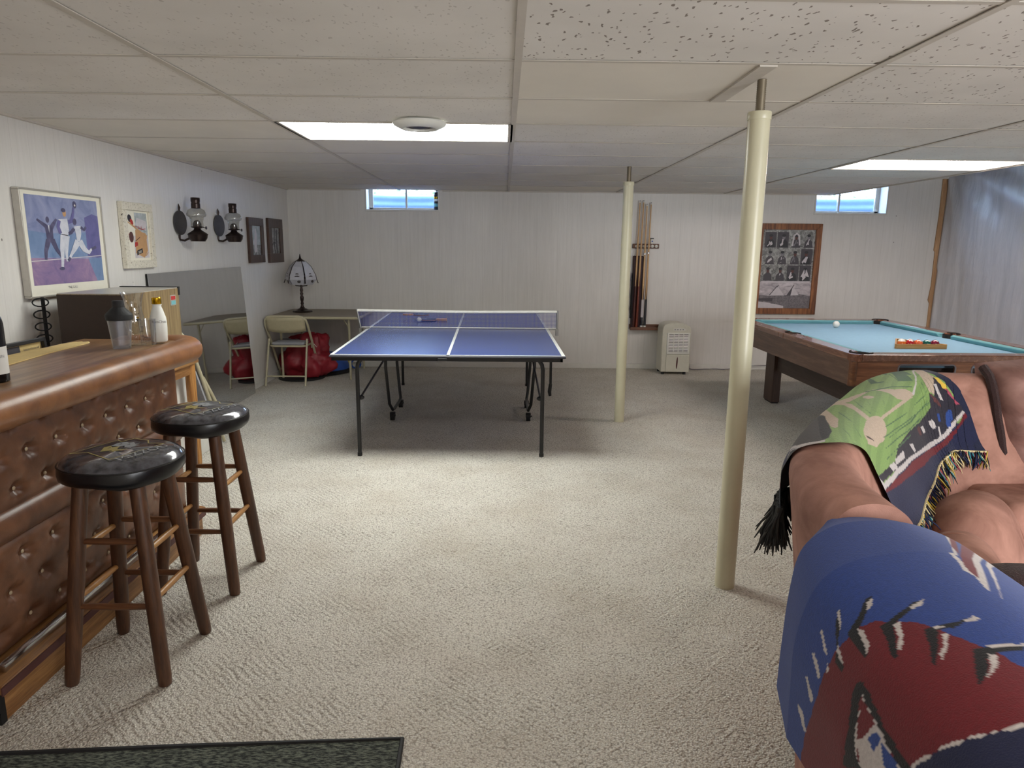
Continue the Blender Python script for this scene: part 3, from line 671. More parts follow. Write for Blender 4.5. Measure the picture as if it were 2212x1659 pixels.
# ------------------------------------------------------------------ oil lamps
def oil_lamp(y, label):
    z = 1.545; t = thing('oil_lamp', (XL, y, z), label, 'lamp', 'two bronze oil lamps on the left wall'); t['_o'] = (0, 0, 0)
    p = B(); p.X = Matrix.Translation((.02, -.03, .01)) @ Matrix.Rotation(radians(-14), 4, 'Z'); p.rings([[(x, .072*cos(a), .09*sin(a)) for a in [2*pi*k/28 for k in range(28)]] for x in (0, .006)]); p.done('reflector', 'dark_steel', t)
    p = B(); p.tube([(.008, -.02, -.06), (.006, -.02, -.10), (.01, -.02, -.115), (.04, -.015, -.12), (.075, 0, -.10)], .008, 8); p.done('bracket', 'pewter', t)
    p = B(); p.tube([(.022, -.03, .095), (.024, -.03, .12), (.02, -.03, .15)], [.006, .009, .002], 8); p.done('reflector_finial', 'pewter', t)
    cx, cy = .135, 0.
    B().lathe([(.0, -.125), (.05, -.125), (.066, -.10), (.07, -.078), (.074, -.074), (.07, -.069), (.05, -.055), (.03, -.042), (.022, -.03)], (cx, cy, 0), 28, False).done('font', 'pewter', t)
    B().lathe([(.022, -.03), (.045, -.022), (.047, -.016), (.03, -.014), (.03, .006), (.02, .026), (.006, .032)], (cx, cy, 0), 24).done('burner', 'pewter', t)
    w = B(); w.tube([(cx+.03, cy, -.02), (cx+.062, cy+.01, -.025)], .0025, 6); w.cyl((cx+.06, cy+.01, -.025), (cx+.065, cy+.01, -.025), .012, seg=12); w.done('wick_knob', 'pewter', t)
    B().lathe([(.045, -.012), (.043, .02), (.05, .052), (.066, .06), (.07, .075), (.058, .105), (.034, .118)], (cx, cy, 0), 28, False, False).done('glass_globe', 'smoke', t)
    q = []; 
    for k in range(4): q += [(.034, .118+k*.01), (.031, .123+k*.01)]
    B().lathe(q+[(.03, .158), (.033, .17), (.033, .195)], (cx, cy, 0), 24, False, False).done('chimney', 'pewter', t, auto=80, solid=.0015)
    return t
oil_lamp(5.37, 'bronze wall oil lamp with smoky glass globe, the left one of the two')
oil_lamp(6.09, 'bronze wall oil lamp with smoky glass globe, the right one nearer the corner')
# ------------------------------------------------------------------ mirror leaning on the left wall
t = thing('leaning_mirror', (-2.40, 5.7, 0), 'large frameless grey mirror leaning against the left wall behind the bar', 'mirror'); t['_o'] = (0, 0, 0); t.location = (0, 0, 0)
y0, y1 = 4.80, 6.53; a, c_ = (-2.378, 0.002), (-2.432, 1.197)
B().prism([(a[0], y0, a[1]), (a[0], y1, a[1]), (c_[0], y1-.03, c_[1]), (c_[0], y0, c_[1])], (-.004, 0, 0)).done('mirror_glass', 'mirror', t, smooth=False)
B().prism([(a[0]-.005, y0-.004, a[1]), (a[0]-.005, y1-.002, a[1]), (c_[0]-.005, y1-.032, c_[1]), (c_[0]-.005, y0-.004, c_[1])], (-.006, 0, 0)).done('backing', 'black_matt', t, smooth=False)
# ------------------------------------------------------------------ card table in the corner
TZ2 = .68; t = thing('folding_table', (-2, 7.5, 0), 'beige folding card table pushed into the far left corner', 'table'); t['_o'] = (0, 0, 0); t.location = (0, 0, 0)
x0, x1, y0, y1 = -2.42, -1.50, 7.14, 8.0
b = B(); P = rrect(x1-x0, y1-y0, .05, 4); b.prism([(p[0]+(x0+x1)/2, p[1]+(y0+y1)/2, TZ2-.006) for p in P], (0, 0, .006)); b.done('tabletop', 'table_vinyl', t, smooth=False)
b = B(); b.tube([(p[0]+(x0+x1)/2, p[1]+(y0+y1)/2, TZ2-.016) for p in P], .0135, 8, True); b.done('rim', 'beige_metal', t)
for x, y in ((x0+.10, y0+.06), (x1-.12, y0+.10), (x0+.10, y1-.06), (x1-.12, y1-.06)):
    b = B(); b.cyl((x, y, 0), (x, y, TZ2-.02), .012, seg=10); lo = b.done('leg', 'beige_metal', t)
    s = 1 if x < -2 else -1; b = B(); b.tube([(x, y, .55), (x-s*-.03, y, .6), (x+s*.07, y, TZ2-.02)], .005, 6); b.done('brace', 'beige_metal', lo)
# lamp on it
lx, ly = -2.21, 7.63
t = thing('table_lamp', (lx, ly, TZ2), 'dark bronze touch lamp with etched glass panel shade on the card table', 'lamp'); t['_o'] = (0, 0, 0)
B().lathe([(.0, .0), (.105, .0), (.108, .006), (.10, .016), (.07, .022), (.05, .034), (.03, .04), (.024, .052)], (0, 0, 0), 12).done('base', 'pewter', t, auto=20)
B().lathe([(.014, .045), (.02, .06), (.012, .075), (.018, .09), (.013, .11), (.019, .14), (.02, .16), (.013, .18), (.018, .20), (.012, .215), (.018, .235), (.012, .26), (.01, .33)], (0, 0, 0), 20).done('stem', 'pewter', t, auto=60)
b = B(); b.tube([(-.07, 0, .305), (-.06, 0, .285), (0, 0, .28), (.06, 0, .285), (.07, 0, .305)], .005, 8); b.tube([(0, 0, .33), (0, 0, .58)], .004, 6); b.done('shade_support', 'pewter', t)
pf = [(.06, .545), (.115, .49), (.16, .40), (.168, .355), (.125, .30)]
for k in range(6):
    a0, a1 = 2*pi*k/6+.0, 2*pi*(k+1)/6
    g = B()
    L = [[(r*cos(a), r*sin(a), z) for a in (a0+.05, a1-.05)] for r, z in pf]
    vs = [[g.v(p) for p in row] for row in L]
    for i in range(len(vs)-1): g.f([vs[i][0], vs[i][1], vs[i+1][1], vs[i+1][0]])
    go = g.done('shade_panel', 'etched', t, smooth=False, recalc=False, solid=.002)
    m = (a0+a1)/2; u = Vector((-sin(m), cos(m), 0)); n = Vector((cos(m), sin(m), .1)).normalized()
    e = B()
    for sx, sz, rr in ((0, .375, .034), (.03, .36, .022), (-.03, .365, .024), (.0, .41, .02), (.02, .335, .02)):
        cc = Vector((cos(m), sin(m), 0))*(.166*cos(pi/6)*(.97 if sz > .38 else 1.02))+Vector((0, 0, sz))+u*sx
        e.poly([cc+u*rr*cos(q)+Vector((0, 0, 1))*rr*.7*sin(q) for q in [2*pi*j/9 for j in range(9)]])
    e.done('etching', 'dark_steel', go, smooth=False, recalc=False)
for k in range(6):
    a = 2*pi*k/6; b = B(); b.tube([(r*cos(a)*1.01, r*sin(a)*1.01, z) for r, z in pf[:-1]]+[(.185*cos(a), .185*sin(a), .315)], .0042, 6); b.done('rib', 'pewter', t)
B().lathe([(.06, .545), (.045, .555), (.02, .57), (.012, .58), (.008, .60), (.003, .625)], (0, 0, 0), 18).done('finial', 'pewter', t)
# ------------------------------------------------------------------ folding chair at the card table
def folding_chair(loc, rot, label, fold=0):
    t = thing('folding_chair', loc, label, 'chair'); t['_o'] = (0, 0, 0); t.rotation_euler = rot; w = .2
    for s in (-1, 1):
        b = B(); b.tube([(s*w, -.25, .0), (s*w*.96, -.09, .46)], .0105, 10); b.done('rear_leg', 'beige_metal', t)
    b = B(); r = .07; zt = .70
    P = [(-w-.012, .31, 0), (-w-.012, .02, .42), (-w-.012, -.12, .63-.02)]+[(-w-.012+r-r*cos(q), -.12-.05*sin(q), .62+.075*sin(q)) for q in (pi/6, pi/3, pi/2)]
    P += [(-p[0], p[1], p[2]) for p in P[::-1]]
    b.tube(P, .0125, 10); b.done('front_frame', 'beige_metal', t)
    b = B(); b.grid(lambda u, v: ((u-.5)*.39, -.115-.055*v-.03*(1-4*(u-.5)**2), .545+.14*v-.02*(1-v)*(1-4*(u-.5)**2)), 12, 4); b.done('backrest', 'beige_vinyl', t, recalc=False, solid=.012)
    b = B(); b.rbox(-.165, -.115, .395, .165, .22, .425, .014, 3); b.done('seat_cushion', 'grey_pad', t)
    b = B(); P = rrect(.36, .37, .06, 4); b.tube([(p[0], p[1]+.05, .39) for p in P], .010, 8, True); b.done('seat_frame', 'beige_metal', t)
    for y, z in ((-.218, .095), (.245, .095)):
        b = B(); b.tube([(-w, y, z), (w, y, z)], .0075, 8); b.done('crossbar', 'beige_metal', t)
    for s in (-1, 1): B().box(s*w-.004, .03, .35, s*w+.004, .08, .41).done('hinge_plate', 'beige_metal', t, smooth=False, bevel=.002)
    return t
folding_chair((-2.20, 7.13, 0), (0, 0, 0), 'beige folding chair with grey padded seat facing the card table')
# ------------------------------------------------------------------ red bag, balance dome, toy under the table
def blob(name, c, r, m, seed, amp, seg=40, flat=.02, **k):
    from mathutils import noise as mn
    b = B(); n = seg//2
    def fn(u, v):
        a = 2*pi*u; e = pi*(v-.5); d = Vector((cos(e)*cos(a), cos(e)*sin(a), sin(e)))
        q = 1+amp*(mn.noise(d*1.7+Vector((seed, 0, 0))))+amp*.5*mn.noise(d*4+Vector((seed, 3, 0)))+amp*.5*abs(mn.noise(d*3.2+Vector((0, seed, 1))))
        p = Vector((d.x*r[0], d.y*r[1], d.z*r[2]))*q; p += Vector(c); p.z = max(p.z, flat+.002*sin(a*5)); return p
    b.grid(fn, seg, n); bmesh.ops.remove_doubles(b.bm, verts=b.bm.verts[:], dist=.0008); return b.done(name, m, auto=70, **k)
t = thing('laundry_bag', (-2.1, 7.35, 0), 'bulging red nylon bag slumped on the floor behind the folding chair', 'bag'); t['_o'] = (0, 0, 0); t.location = (0, 0, 0)
blob('bag_body', (-2.10, 7.38, .2), (.245, .19, .29), 'red_cloth', 2.3, .42, 56, .03, parent=t)
B().tube([(-2.02, 7.22, .44), (-1.99, 7.19, .40), (-1.95, 7.17, .36)], .003, 6).done('drawstring', 'label_w', t)
t = thing('balance_trainer', (-2.03, 7.72, 0), 'blue half dome balance trainer on a black base beside the red bag', 'exercise ball'); t['_o'] = (0, 0, 0); t.location = (0, 0, 0)
B().lathe([(.27, .0), (.30, .008), (.305, .03), (.28, .045)], (-2.02, 7.72, 0), 40).done('base', 'rubber', t)
B().lathe([(.275*cos(a), .045+.19*sin(a)) for a in [pi/2*k/12*.99 for k in range(13)]], (-2.02, 7.72, 0), 40).done('dome', 'blue_rubber', t)
t = thing('bag_base', (-2.16, 7.33, 0), 'flat black and grey round board lying under the red bag', 'board'); t['_o'] = (0, 0, 0); t.location = (0, 0, 0)
B().lathe([(.22, .0), (.24, .006), (.24, .02), (.22, .026)], (-2.16, 7.33, 0), 36).done('board', 'rubber', t)
t = thing('ring_toy', (-1.63, 7.96, 0), 'small yellow toy with a blue ring against the wall under the card table', 'toy'); t['_o'] = (0, 0, 0); t.location = (0, 0, 0)
B().ball((-1.80, 7.95, .045), .05, 16, (1, .8, .9)).done('body', 'yellow', t)
B().tube([(-1.71+.05*cos(a), 7.93+.012*cos(a), .055+.05*sin(a)) for a in [2*pi*k/24 for k in range(24)]], .0095, 8, True).done('ring', 'blue_rubber', t)
# ================================================================== cue rack, cues, dehumidifier
t = thing('cue_rack', (1.62, YB, .48), 'wall mounted wooden cue rack with clip bar and lower shelf', 'rack'); t['_o'] = (0, 0, 0); t.location = (0, 0, 0)
B().rbox(1.465, YB-.035, 1.398, 1.765, YB-.002, 1.45, .004, 2).done('clip_bar', 'rack_wood', t)
for k in range(6):
    x = 1.508+k*.045; b = B(); b.tube(arc((x, YB-.052, 1.424), .014, -220, 40, 10, (1, 0, 0), (0, -1, 0)), .004, 6); b.cyl((x, YB-.036, 1.424), (x, YB-.04, 1.424), .017, seg=14); b.done('clip', 'label_w', t)
b = B(); b.rbox(1.462, YB-.11, .470, 1.85, YB-.002, .488, .004, 2); b.box(1.462, YB-.112, .47, 1.85, YB-.104, .505); b.box(1.462, YB-.02, .488, 1.85, YB-.003, .53); b.done('shelf', 'rack_wood', t, bevel=.002)
def cue(x0, x1, y0, y1, zt, mats, label, wrap=None, ring=False):
    t = thing('pool_cue', (x0, y0, .49), label, 'pool cue', 'cues standing in the wall rack'); t['_o'] = (0, 0, 0); t.location = (0, 0, 0)
    z0 = .49; P = lambda f: Vector((x0+(x1-x0)*f, y0+(y1-y0)*f, z0+(zt-z0)*f)); Rr = lambda f: .0155-.009*f
    B().cyl(P(0), P(.235 if ring else .335), Rr(0), Rr(.3), 14).done('butt', mats[0], t)
    B().cyl(P(.235 if ring else .335), P(.985), Rr(.3), Rr(.985), 12).done('shaft', mats[1], t)
    B().cyl(P(.985), P(.995), .0066, .0066, 10).done('ferrule', 'label_w', t); B().cyl(P(.995), P(1), .006, .005, 10).done('tip', 'ink', t)
    b = B()
    for k in range(4):   # points inlaid above the butt
        a = pi/2*k+.4; d0 = .235 if ring else .335
        u = Vector((cos(a), sin(a), 0)); w = Vector((-sin(a), cos(a), 0)); r = Rr(.35)*1.03
        b.poly([P(d0)+u*r-w*.006, P(d0)+u*r+w*.006, P(d0+.12)+u*Rr(.45)*1.03])
    b.done('inlay', mats[0], t, smooth=False, recalc=False)
    if wrap: B().cyl(P(.09), P(.235), Rr(.1)*1.06, Rr(.2)*1.06, 14).done('grip_wrap', wrap, t); B().cyl(P(.0), P(.022), .0162, .0160, 14).done('butt_cap', 'label_w', t); B().cyl(P(.60), P(.612), Rr(.6)*1.2, Rr(.6)*1.2, 12).done('joint_collar', 'chrome', t)
    return t
cue(1.502, 1.522, 8.0, YB-.055, 1.925, ('cue_dark', 'cue_light'), 'pool cue with dark rosewood butt, leftmost in the rack')
cue(1.538, 1.563, 8.0, YB-.055, 1.927, ('cue_red', 'cue_light'), 'pool cue with reddish brown butt, second from left in the rack')
cue(1.595, 1.603, 8.0, YB-.055, 1.89, ('ink', 'cue_light'), 'pool cue with pale wrapped grip and white end cap, third in the rack', 'lgrey', True)
cue(1.632, 1.648, 8.0, YB-.055, 1.905, ('ink', 'cue_light'), 'pool cue with black grip and white end cap, rightmost in the rack', 'ink', True)
t = thing('cue_case', (1.53, YB-.05, .49), 'burgundy and black soft cue case standing behind the cues', 'cue case'); t['_o'] = (0, 0, 0); t.location = (0, 0, 0)
b = B(); b.prism([(1.475, YB-.045, .49), (1.60, YB-.045, .49), (1.60, YB-.045, 1.30), (1.585, YB-.045, 1.315), (1.475, YB-.045, 1.315)], (0, .038, 0)); b.done('case_body', 'case', t, smooth=False, bevel=.008)
b = B(); b.prism([(1.462, YB-.05, .60), (1.482, YB-.05, .60), (1.482, YB-.05, 1.15), (1.47, YB-.05, 1.10)], (0, .04, 0)); b.done('side_pocket', 'black_matt', t, bevel=.006)
b = B(); b.tube(cat_rom([(1.468, YB-.03, 1.12), (1.452, YB-.035, 1.0), (1.45, YB-.035, .86), (1.44, YB-.035, .78), (1.455, YB-.035, .70), (1.47, YB-.035, .62)], 6), .006, 6); b.done('strap', 'grey_ink', t)
t = thing('chalk_tin', (1.684, YB-.025, 1.45), 'small white and blue tin standing on the cue rack bar', 'tin'); t['_o'] = (0, 0, 0); t.location = (0, 0, 0)
B().rbox(1.668, YB-.036, 1.4505, 1.70, YB-.01, 1.505, .003).done('tin', 'label_w', t); B().box(1.667, YB-.037, 1.505, 1.701, YB-.009, 1.515).done('lid', 'ink', t, smooth=False); B().box(1.675, YB-.0372, 1.47, 1.692, YB-.0365, 1.486).done('label', 'blue_rubber', t, smooth=False)
# dehumidifier
t = thing('dehumidifier', (1.93, 7.84, 0), 'white dehumidifier with louvred grille standing against the back wall', 'dehumidifier'); t['_o'] = (0, 0, 0); t.location = (0, 0, 0)
x0, x1, y0, y1 = 1.775, 2.10, 7.69, 7.95
pts = [(x0, .03), (x0+.002, .50), (x0+.012, .545), (x0+.03, .565), (x0+.08, .582), (x0+.15, .588), (x0+.24, .578), (x1-.02, .548), (x1-.002, .52), (x1, .03)]
B().prism([(x, y0, z) for x, z in pts], (0, y1-y0, 0)).done('body', 'offwhite', t, auto=30, bevel=.008)
b = B(); b.prism([(x0+.055, y0-.012, .235), (x1-.012, y0-.012, .235), (x1-.012, y0-.012, .475), (x0+.055, y0-.012, .475)], (0, .014, 0)); b.done('grille_frame', 'gloss_white', t, bevel=.004, smooth=False)
B().box(x0+.075, y0-.0135, .262, x1-.035, y0-.011, .458).done('filter', 'dark_steel', t, smooth=False)
b = B()
for k in range(11): z = .268+k*.0172; b.prism([(x0+.075, y0-.017, z), (x1-.035, y0-.017, z), (x1-.035, y0-.0135, z+.010), (x0+.075, y0-.0135, z+.010)], (0, .003, 0))
for k in range(1, 4): x = x0+.075+(x1-x0-.11)*k/4; b.box(x-.004, y0-.019, .262, x+.004, y0-.014, .458)
b.done('louvres', 'gloss_white', t, smooth=False)
b = B(); b.prism([(x0+.055, y0-.010, .032), (x1-.012, y0-.010, .032), (x1-.012, y0-.010, .228), (x0+.055, y0-.010, .228)], (0, .012, 0)); b.done('water_bucket', 'offwhite', t, bevel=.004, smooth=False)
b = B(); b.flat(ell(0, 0, .009, .068, 20, -.05), (x0+.178, y0-.0112, .135), (1, 0, 0), (0, 0, 1)); b.done('level_window', 'tan_dark', t, smooth=False, recalc=False)
b = B(); b.flat(ell(0, 0, .075, .018, 24), (x0+.19, y0-.0015, .51), (1, 0, 0), (0, 0, 1)); p = b.done('control_panel', 'white', t, smooth=False, recalc=False)
for k in range(4): B().cyl((x0+.14+k*.03, y0-.001, .512), (x0+.14+k*.03, y0-.006, .512), .006, seg=12).done('button', 'steel', p)
for x, y in ((x0+.03, y0+.03), (x1-.05, y0+.03), (x0+.03, y1-.03), (x1-.05, y1-.03)): B().cyl((x, y, 0), (x, y, .032), .018, seg=12).done('caster', 'rubber', t)
b = B(); b.tube(cat_rom([(2.1, 7.93, .10), (2.13, 7.97, .06), (2.19, 7.98, .014), (2.35, 7.99, .012), (2.48, 7.98, .02), (2.6, 8.01, .012), (2.8, 8.0, .03), (2.9, 8.02, .05), (3.2, 8.03, .06)], 8), .004, 6)
b.tube(cat_rom([(2.1, 7.94, .11), (2.15, 7.975, .05), (2.22, 8.0, .012), (2.4, 8.02, .012), (2.6, 7.99, .01)], 8), .003, 6); b.done('power_cord', 'grey_ink', t)
# ================================================================== big framed poster
t = thing('framed_poster', (3.25, YB, .66), 'tall black and white poster of portraits and tipis in a rustic brown wood frame', 'picture'); t['_o'] = (0, 0, 0); t.location = (0, 0, 0)
x0, x1, z0, z1, w = 2.885, 3.625, .662, 1.692, .068; y = YB-.002
for q in (([(x0, z0), (x1, z0), (x1-w, z0+w), (x0+w, z0+w)]), ([(x0, z1), (x1, z1), (x1-w, z1-w), (x0+w, z1-w)]), ([(x0, z0), (x0, z1), (x0+w, z1-w), (x0+w, z0+w)]), ([(x1, z0), (x1, z1), (x1-w, z1-w), (x1-w, z0+w)])):
    B().prism([(a, y, c_) for a, c_ in q], (0, -.03, 0)).done('frame_rail', 'frame_wood', t, smooth=False, bevel=.003)
sh = [('cloud', R_(0, .12, 1, .34)), ('lgrey', R_(.03, .33, .97, .35)), ('hill', [(0, .17), (.2, .16), (.55, .17), (.75, .19), (1, .16), (1, 0), (0, 0)]), ('dgrey', [(0, .125), (.28, .135), (.28, .085), (0, .10)]), ('lgrey', [(0, .0), (0, .085), (.22, .07), (.5, .03), (.5, 0)]), ('hill', limb([(.25, .075), (.55, .06), (.9, .02)], .015)),
 ('lgrey', [(.22, .165), (.36, .285), (.50, .165)]), ('dgrey', [(.22, .165), (.355, .285), (.34, .285), (.20, .165)]), ('dgrey', limb([(.345, .27), (.375, .30)], .006)), ('lgrey', [(.60, .165), (.655, .285), (.78, .17)]), ('dgrey', [(.54, .165), (.655, .29), (.62, .165)]), ('dgrey', limb([(.645, .27), (.675, .305)], .006))]
rr = random.Random(5)
for r in range(3):
    for c_ in range(4):
        X0, Y0 = .045+c_*.235, .355+.21*(2-r); X1, Y1 = X0+.215, Y0+.195; cx = (X0+X1)/2+rr.uniform(-.02, .02)
        dark = (r, c_) in ((0, 0), (1, 3), (2, 2), (0, 1), (2, 3)); bg_, fg = ('dgrey', 'lgrey') if dark else ('photo', 'dgrey')
        sh.append((bg_, R_(X0, Y0, X1, Y1)))
        body = 'dgrey' if not dark else ('ink')
        sh.append((body, [(cx-.085, Y0), (cx-.07, Y0+.075), (cx-.02, Y0+.11), (cx+.02, Y0+.11), (cx+.07, Y0+.075), (cx+.085, Y0)]))
        sh.append(('grey_ink' if rr.random() < .5 else 'tan_dark', ell(cx, Y0+.13, .028, .032))); sh.append(('ink', ell(cx, Y0+.152, .036, .018)))
        for _ in range(3): sh.append((rr.choice(['lgrey', 'grey_ink', fg]), limb([(cx+rr.uniform(-.07, .0), Y0+rr.uniform(.01, .04)), (cx+rr.uniform(-.03, .04), Y0+rr.uniform(.05, .11))], rr.uniform(.006, .016))))
        if (r, c_) == (2, 3): sh += [('lgrey', [(cx-.08, Y0+.05), (cx-.02, Y0+.15), (cx-.012, Y0+.06)]), ('lgrey', [(cx+.08, Y0+.05), (cx+.02, Y0+.15), (cx+.012, Y0+.06)])]
        if (r, c_) == (0, 2): sh += [('lgrey', limb([(cx-.07, Y0+.02), (cx-.05, Y0+.15), (cx, Y0+.18), (cx+.05, Y0+.15), (cx+.07, Y0+.03)], .014))]
        if (r, c_) == (0, 0): sh += [('lgrey', ell(cx+.01, Y0+.055, .022, .016))]
b, mats = canvas(t, 'poster', (x0+w, YB-.012, z0+w), (x1-x0-2*w, 0, 0), (0, 0, z1-z0-2*w), sh, 'photo')
b.done('poster', mats, t, smooth=False, recalc=False)
# raw wood strip and plastic sheet in the right corner
b = B(); pts = [(4.985, 2.2), (4.99, 1.8), (4.98, 1.41), (4.995, 1.39), (5.0, 1.0), (4.985, .84), (5.005, .8), (5.01, .1)]
L = [(x-.04, z) for x, z in pts]+[(x+.035, z) for x, z in pts[::-1]]
b.prism([(x, YB-.002, z) for x, z in L], (0, -.012, 0)); struct(b, 'trim_3', 'strip_wood', smooth=False)
def shf(u, v):
    y = YB-.02-u*3.6; z = 2.36*v; a = (v-.95)
    fold = .004*sin(u*70+3*sin(v*3))+.006*sin(u*33+v*5)+.0025*sin(u*140+v*2)
    ray = .012*sin(16*math.atan2(1.04-v, u*1.3+.02))*max(0, v-.35)*1.6
    g = min(1, v*1.4); return (XR-.055-(fold*(1.1-.5*v)+ray*g)-(.012 if v > .515 else 0), y, z)
b = B(); b.grid(shf, 150, 60); b.done('plastic_sheet', 'sheet', auto=180, label='milky plastic sheet hung in folds over the right wall by the pool table', cat='plastic sheet', recalc=False, solid=.001)
b = B(); b.box(XC+.1, YB-.05, 2.2, XR, YB-.0, 2.24); struct(b, 'trim_4', 'white', smooth=False)
# ================================================================== pool table
t = thing('pool_table', (2.9, 5.6, 0), 'large walnut pool table with pale blue cloth in the back right of the room', 'pool table'); t['_o'] = (0, 0, 0); t.location = (0, 0, 0)
X0, X1, Y0, Y1, ZR, ZC = 2.2, 3.66, 4.29, 6.60, .757, .722; RW, CW = .115, .045
xc, ym = (X0+X1)/2, (Y0+Y1)/2
B().box(X0+RW-.02, Y0+RW-.02, .66, X1-RW+.02, Y1-RW+.02, ZC).done('slate_bed', 'cloth', t, smooth=False)
def rail(q, ax):
    b = B(); b.prism([(x, y, ZR-.045) for x, y in q], (0, 0, .045)); b.done('rail', 'rail_wood', t, smooth=False, bevel=.006)
pr = .075
rail([(X0, Y0+.06), (X0, ym-.05), (X0+RW, ym-.05), (X0+RW, Y0+RW+.05)], 0); rail([(X0, ym-.05), (X0, ym+.05), (X0+.06, ym+.05), (X0+.06, ym-.05)], 0); rail([(X0, ym+.05), (X0, Y1-.06), (X0+RW, Y1-RW-.05), (X0+RW, ym+.05)], 0)
rail([(X1, Y0+.06), (X1, ym-.05), (X1-RW, ym-.05), (X1-RW, Y0+RW+.05)], 0); rail([(X1, ym-.05), (X1, ym+.05), (X1-.06, ym+.05), (X1-.06, ym-.05)], 0); rail([(X1, ym+.05), (X1, Y1-.06), (X1-RW, Y1-RW-.05), (X1-RW, ym+.05)], 0)
rail([(X0+.06, Y0), (X1-.06, Y0), (X1-RW-.05, Y0+RW), (X0+RW+.05, Y0+RW)], 0); rail([(X0+.06, Y1), (X1-.06, Y1), (X1-RW-.05, Y1-RW), (X0+RW+.05, Y1-RW)], 0)
for x, y, sx, sy in ((X0, Y0, 1, 1), (X1, Y0, -1, 1), (X0, Y1, 1, -1), (X1, Y1, -1, -1)):
    b = B(); q = [(x+sx*.06*(1-cos(a)), y+sy*.06*(1-sin(a)), ZR-.045) for a in [pi/2*k/6 for k in range(7)]]+[(x+sx*.10, y+sy*.05, ZR-.045), (x+sx*.05, y+sy*.10, ZR-.045)]
    b.prism(q, (0, 0, .045)); b.done('corner_cap', 'rail_wood', t, smooth=False)
    b = B(); cx, cy = x+sx*(RW-.01), y+sy*(RW-.01); b.tube([(cx+.068*cos(a), cy+.068*sin(a), ZR+.002) for a in [math.atan2(-sy, -sx)+radians(d) for d in range(-100, 101, 20)]], .005, 8)
    b.lathe([(.064, ZC-.14), (.066, ZR-.004)], (cx, cy, 0), 20, True, False); b.done('pocket', 'black_matt', t)
for x, s in ((X0, 1), (X1, -1)):
    b = B(); cx = x+s*(RW-.015); b.tube([(cx+.06*cos(a), ym+.06*sin(a), ZR+.002) for a in [(pi if s > 0 else 0)+radians(d) for d in range(-85, 86, 17)]], .005, 8); b.lathe([(.056, ZC-.14), (.058, ZR-.004)], (cx, ym, 0), 20, True, False); b.done('pocket', 'black_matt', t)
def cushion(x0, y0, x1, y1, n):      # runs from a to b, n points to the bed
    a, c_, n = Vector((x0, y0, 0)), Vector((x1, y1, 0)), Vector((*n, 0)); d = (c_-a).normalized()
    def sec(p, k): return [p+Vector((0, 0, ZR-.002)), p+Vector((0, 0, ZC)), p+n*CW*.75+d*k*.02+Vector((0, 0, ZC)), p+n*CW+d*k*.035+Vector((0, 0, ZC+.022)), p+n*CW+d*k*.035+Vector((0, 0, ZR-.006))]
    b = B(); b.rings([sec(a, 1), sec(c_, -1)]); b.done('cushion', 'cushion', t, smooth=False, bevel=.003)
cushion(X0+RW, Y0+RW+.055, X0+RW, ym-.055, (1, 0)); cushion(X0+RW, ym+.055, X0+RW, Y1-RW-.055, (1, 0)); cushion(X1-RW, Y0+RW+.055, X1-RW, ym-.055, (-1, 0)); cushion(X1-RW, ym+.055, X1-RW, Y1-RW-.055, (-1, 0))
cushion(X0+RW+.055, Y0+RW, X1-RW-.055, Y0+RW, (0, 1)); cushion(X0+RW+.055, Y1-RW, X1-RW-.055, Y1-RW, (0, -1))
for x in (X0, X1-.03):
    B().box(x+.004, Y0+.04, .556, x+.03-.004, Y1-.04, .712).done('side_panel', 'walnut_y', t, smooth=False)
B().box(X0+.04, Y1-.03, .556, X1-.04, Y1-.005, .712).done('end_panel', 'walnut_x', t, smooth=False)
b = B(); sl = [(2.505, 2.87), (2.975, 3.34)]; ye = Y0+.012
b.box(X0+.04, Y0+.012, .556, X1-.04, Y0+.032, .635); b.box(X0+.04, Y0+.012, .69, X1-.04, Y0+.032, .712); b.box(X0+.04, Y0+.012, .635, sl[0][0], Y0+.032, .69); b.box(sl[0][1], Y0+.012, .635, sl[1][0], Y0+.032, .69); b.box(sl[1][1], Y0+.012, .635, X1-.04, Y0+.032, .69)
e = b.done('end_panel', 'walnut_x', t, smooth=False)
for a, c_ in sl:
    P = rrect(c_-a, .062, .022, 5); b = B(); b.tube([(p[0]+(a+c_)/2, Y0+.011, p[1]+.662) for p in P], .005, 8, True); b.done('slot_rim', 'grey_ink', e)
    b = B(); b.box(a-.01, Y0+.033, .56, c_+.01, Y0+.15, .564); b.box(a-.01, Y0+.15, .56, c_+.01, Y0+.155, .70); b.done('ball_tray', 'black_matt', e, smooth=False)
for x, y in ((X0+.025, Y0+.03), (X1-.025, Y0+.03), (X0+.025, Y1-.03), (X1-.025, Y1-.03)): B().lathe([(.025, .552), (.027, .556), (.027, .70), (.025, .712)], (x, y, 0), 16).done('corner_post', 'dowel_dark', t)
for x, s in ((2.48, 1), (3.38, -1)):
    for y in (4.62, 6.23):
        b = B(); b.box(x, y, .012, (x+.075), y+.20, .556); lo = b.done('leg', 'dark_wood', t, smooth=False, bevel=.004); B().box(x+.008, y+.01, 0, x+.067, y+.19, .013).done('foot', 'rubber', lo, smooth=False)
    B().box(x+.03, 4.84, .31, x+.07, 6.23, .54).done('stretcher', 'darkbeam', t, smooth=False)
B().box(X0+.12, Y0+.12, .535, X1-.12, Y1-.12, .66).done('underframe', 'darkbeam', t, smooth=False)
b = B()
for k in (1, 2, 3): b.flat(ell(0, 0, .006, .006, 10), (X0+.4*k-.04*k, Y0+.055, ZR+.0004), (1, 0, 0), (0, 1, 0))
for k in (1, 2, 3, 5, 6, 7): b.flat(ell(0, 0, .006, .006, 10), (X0+.055, Y0+k*(Y1-Y0)/8, ZR+.0004), (1, 0, 0), (0, 1, 0))
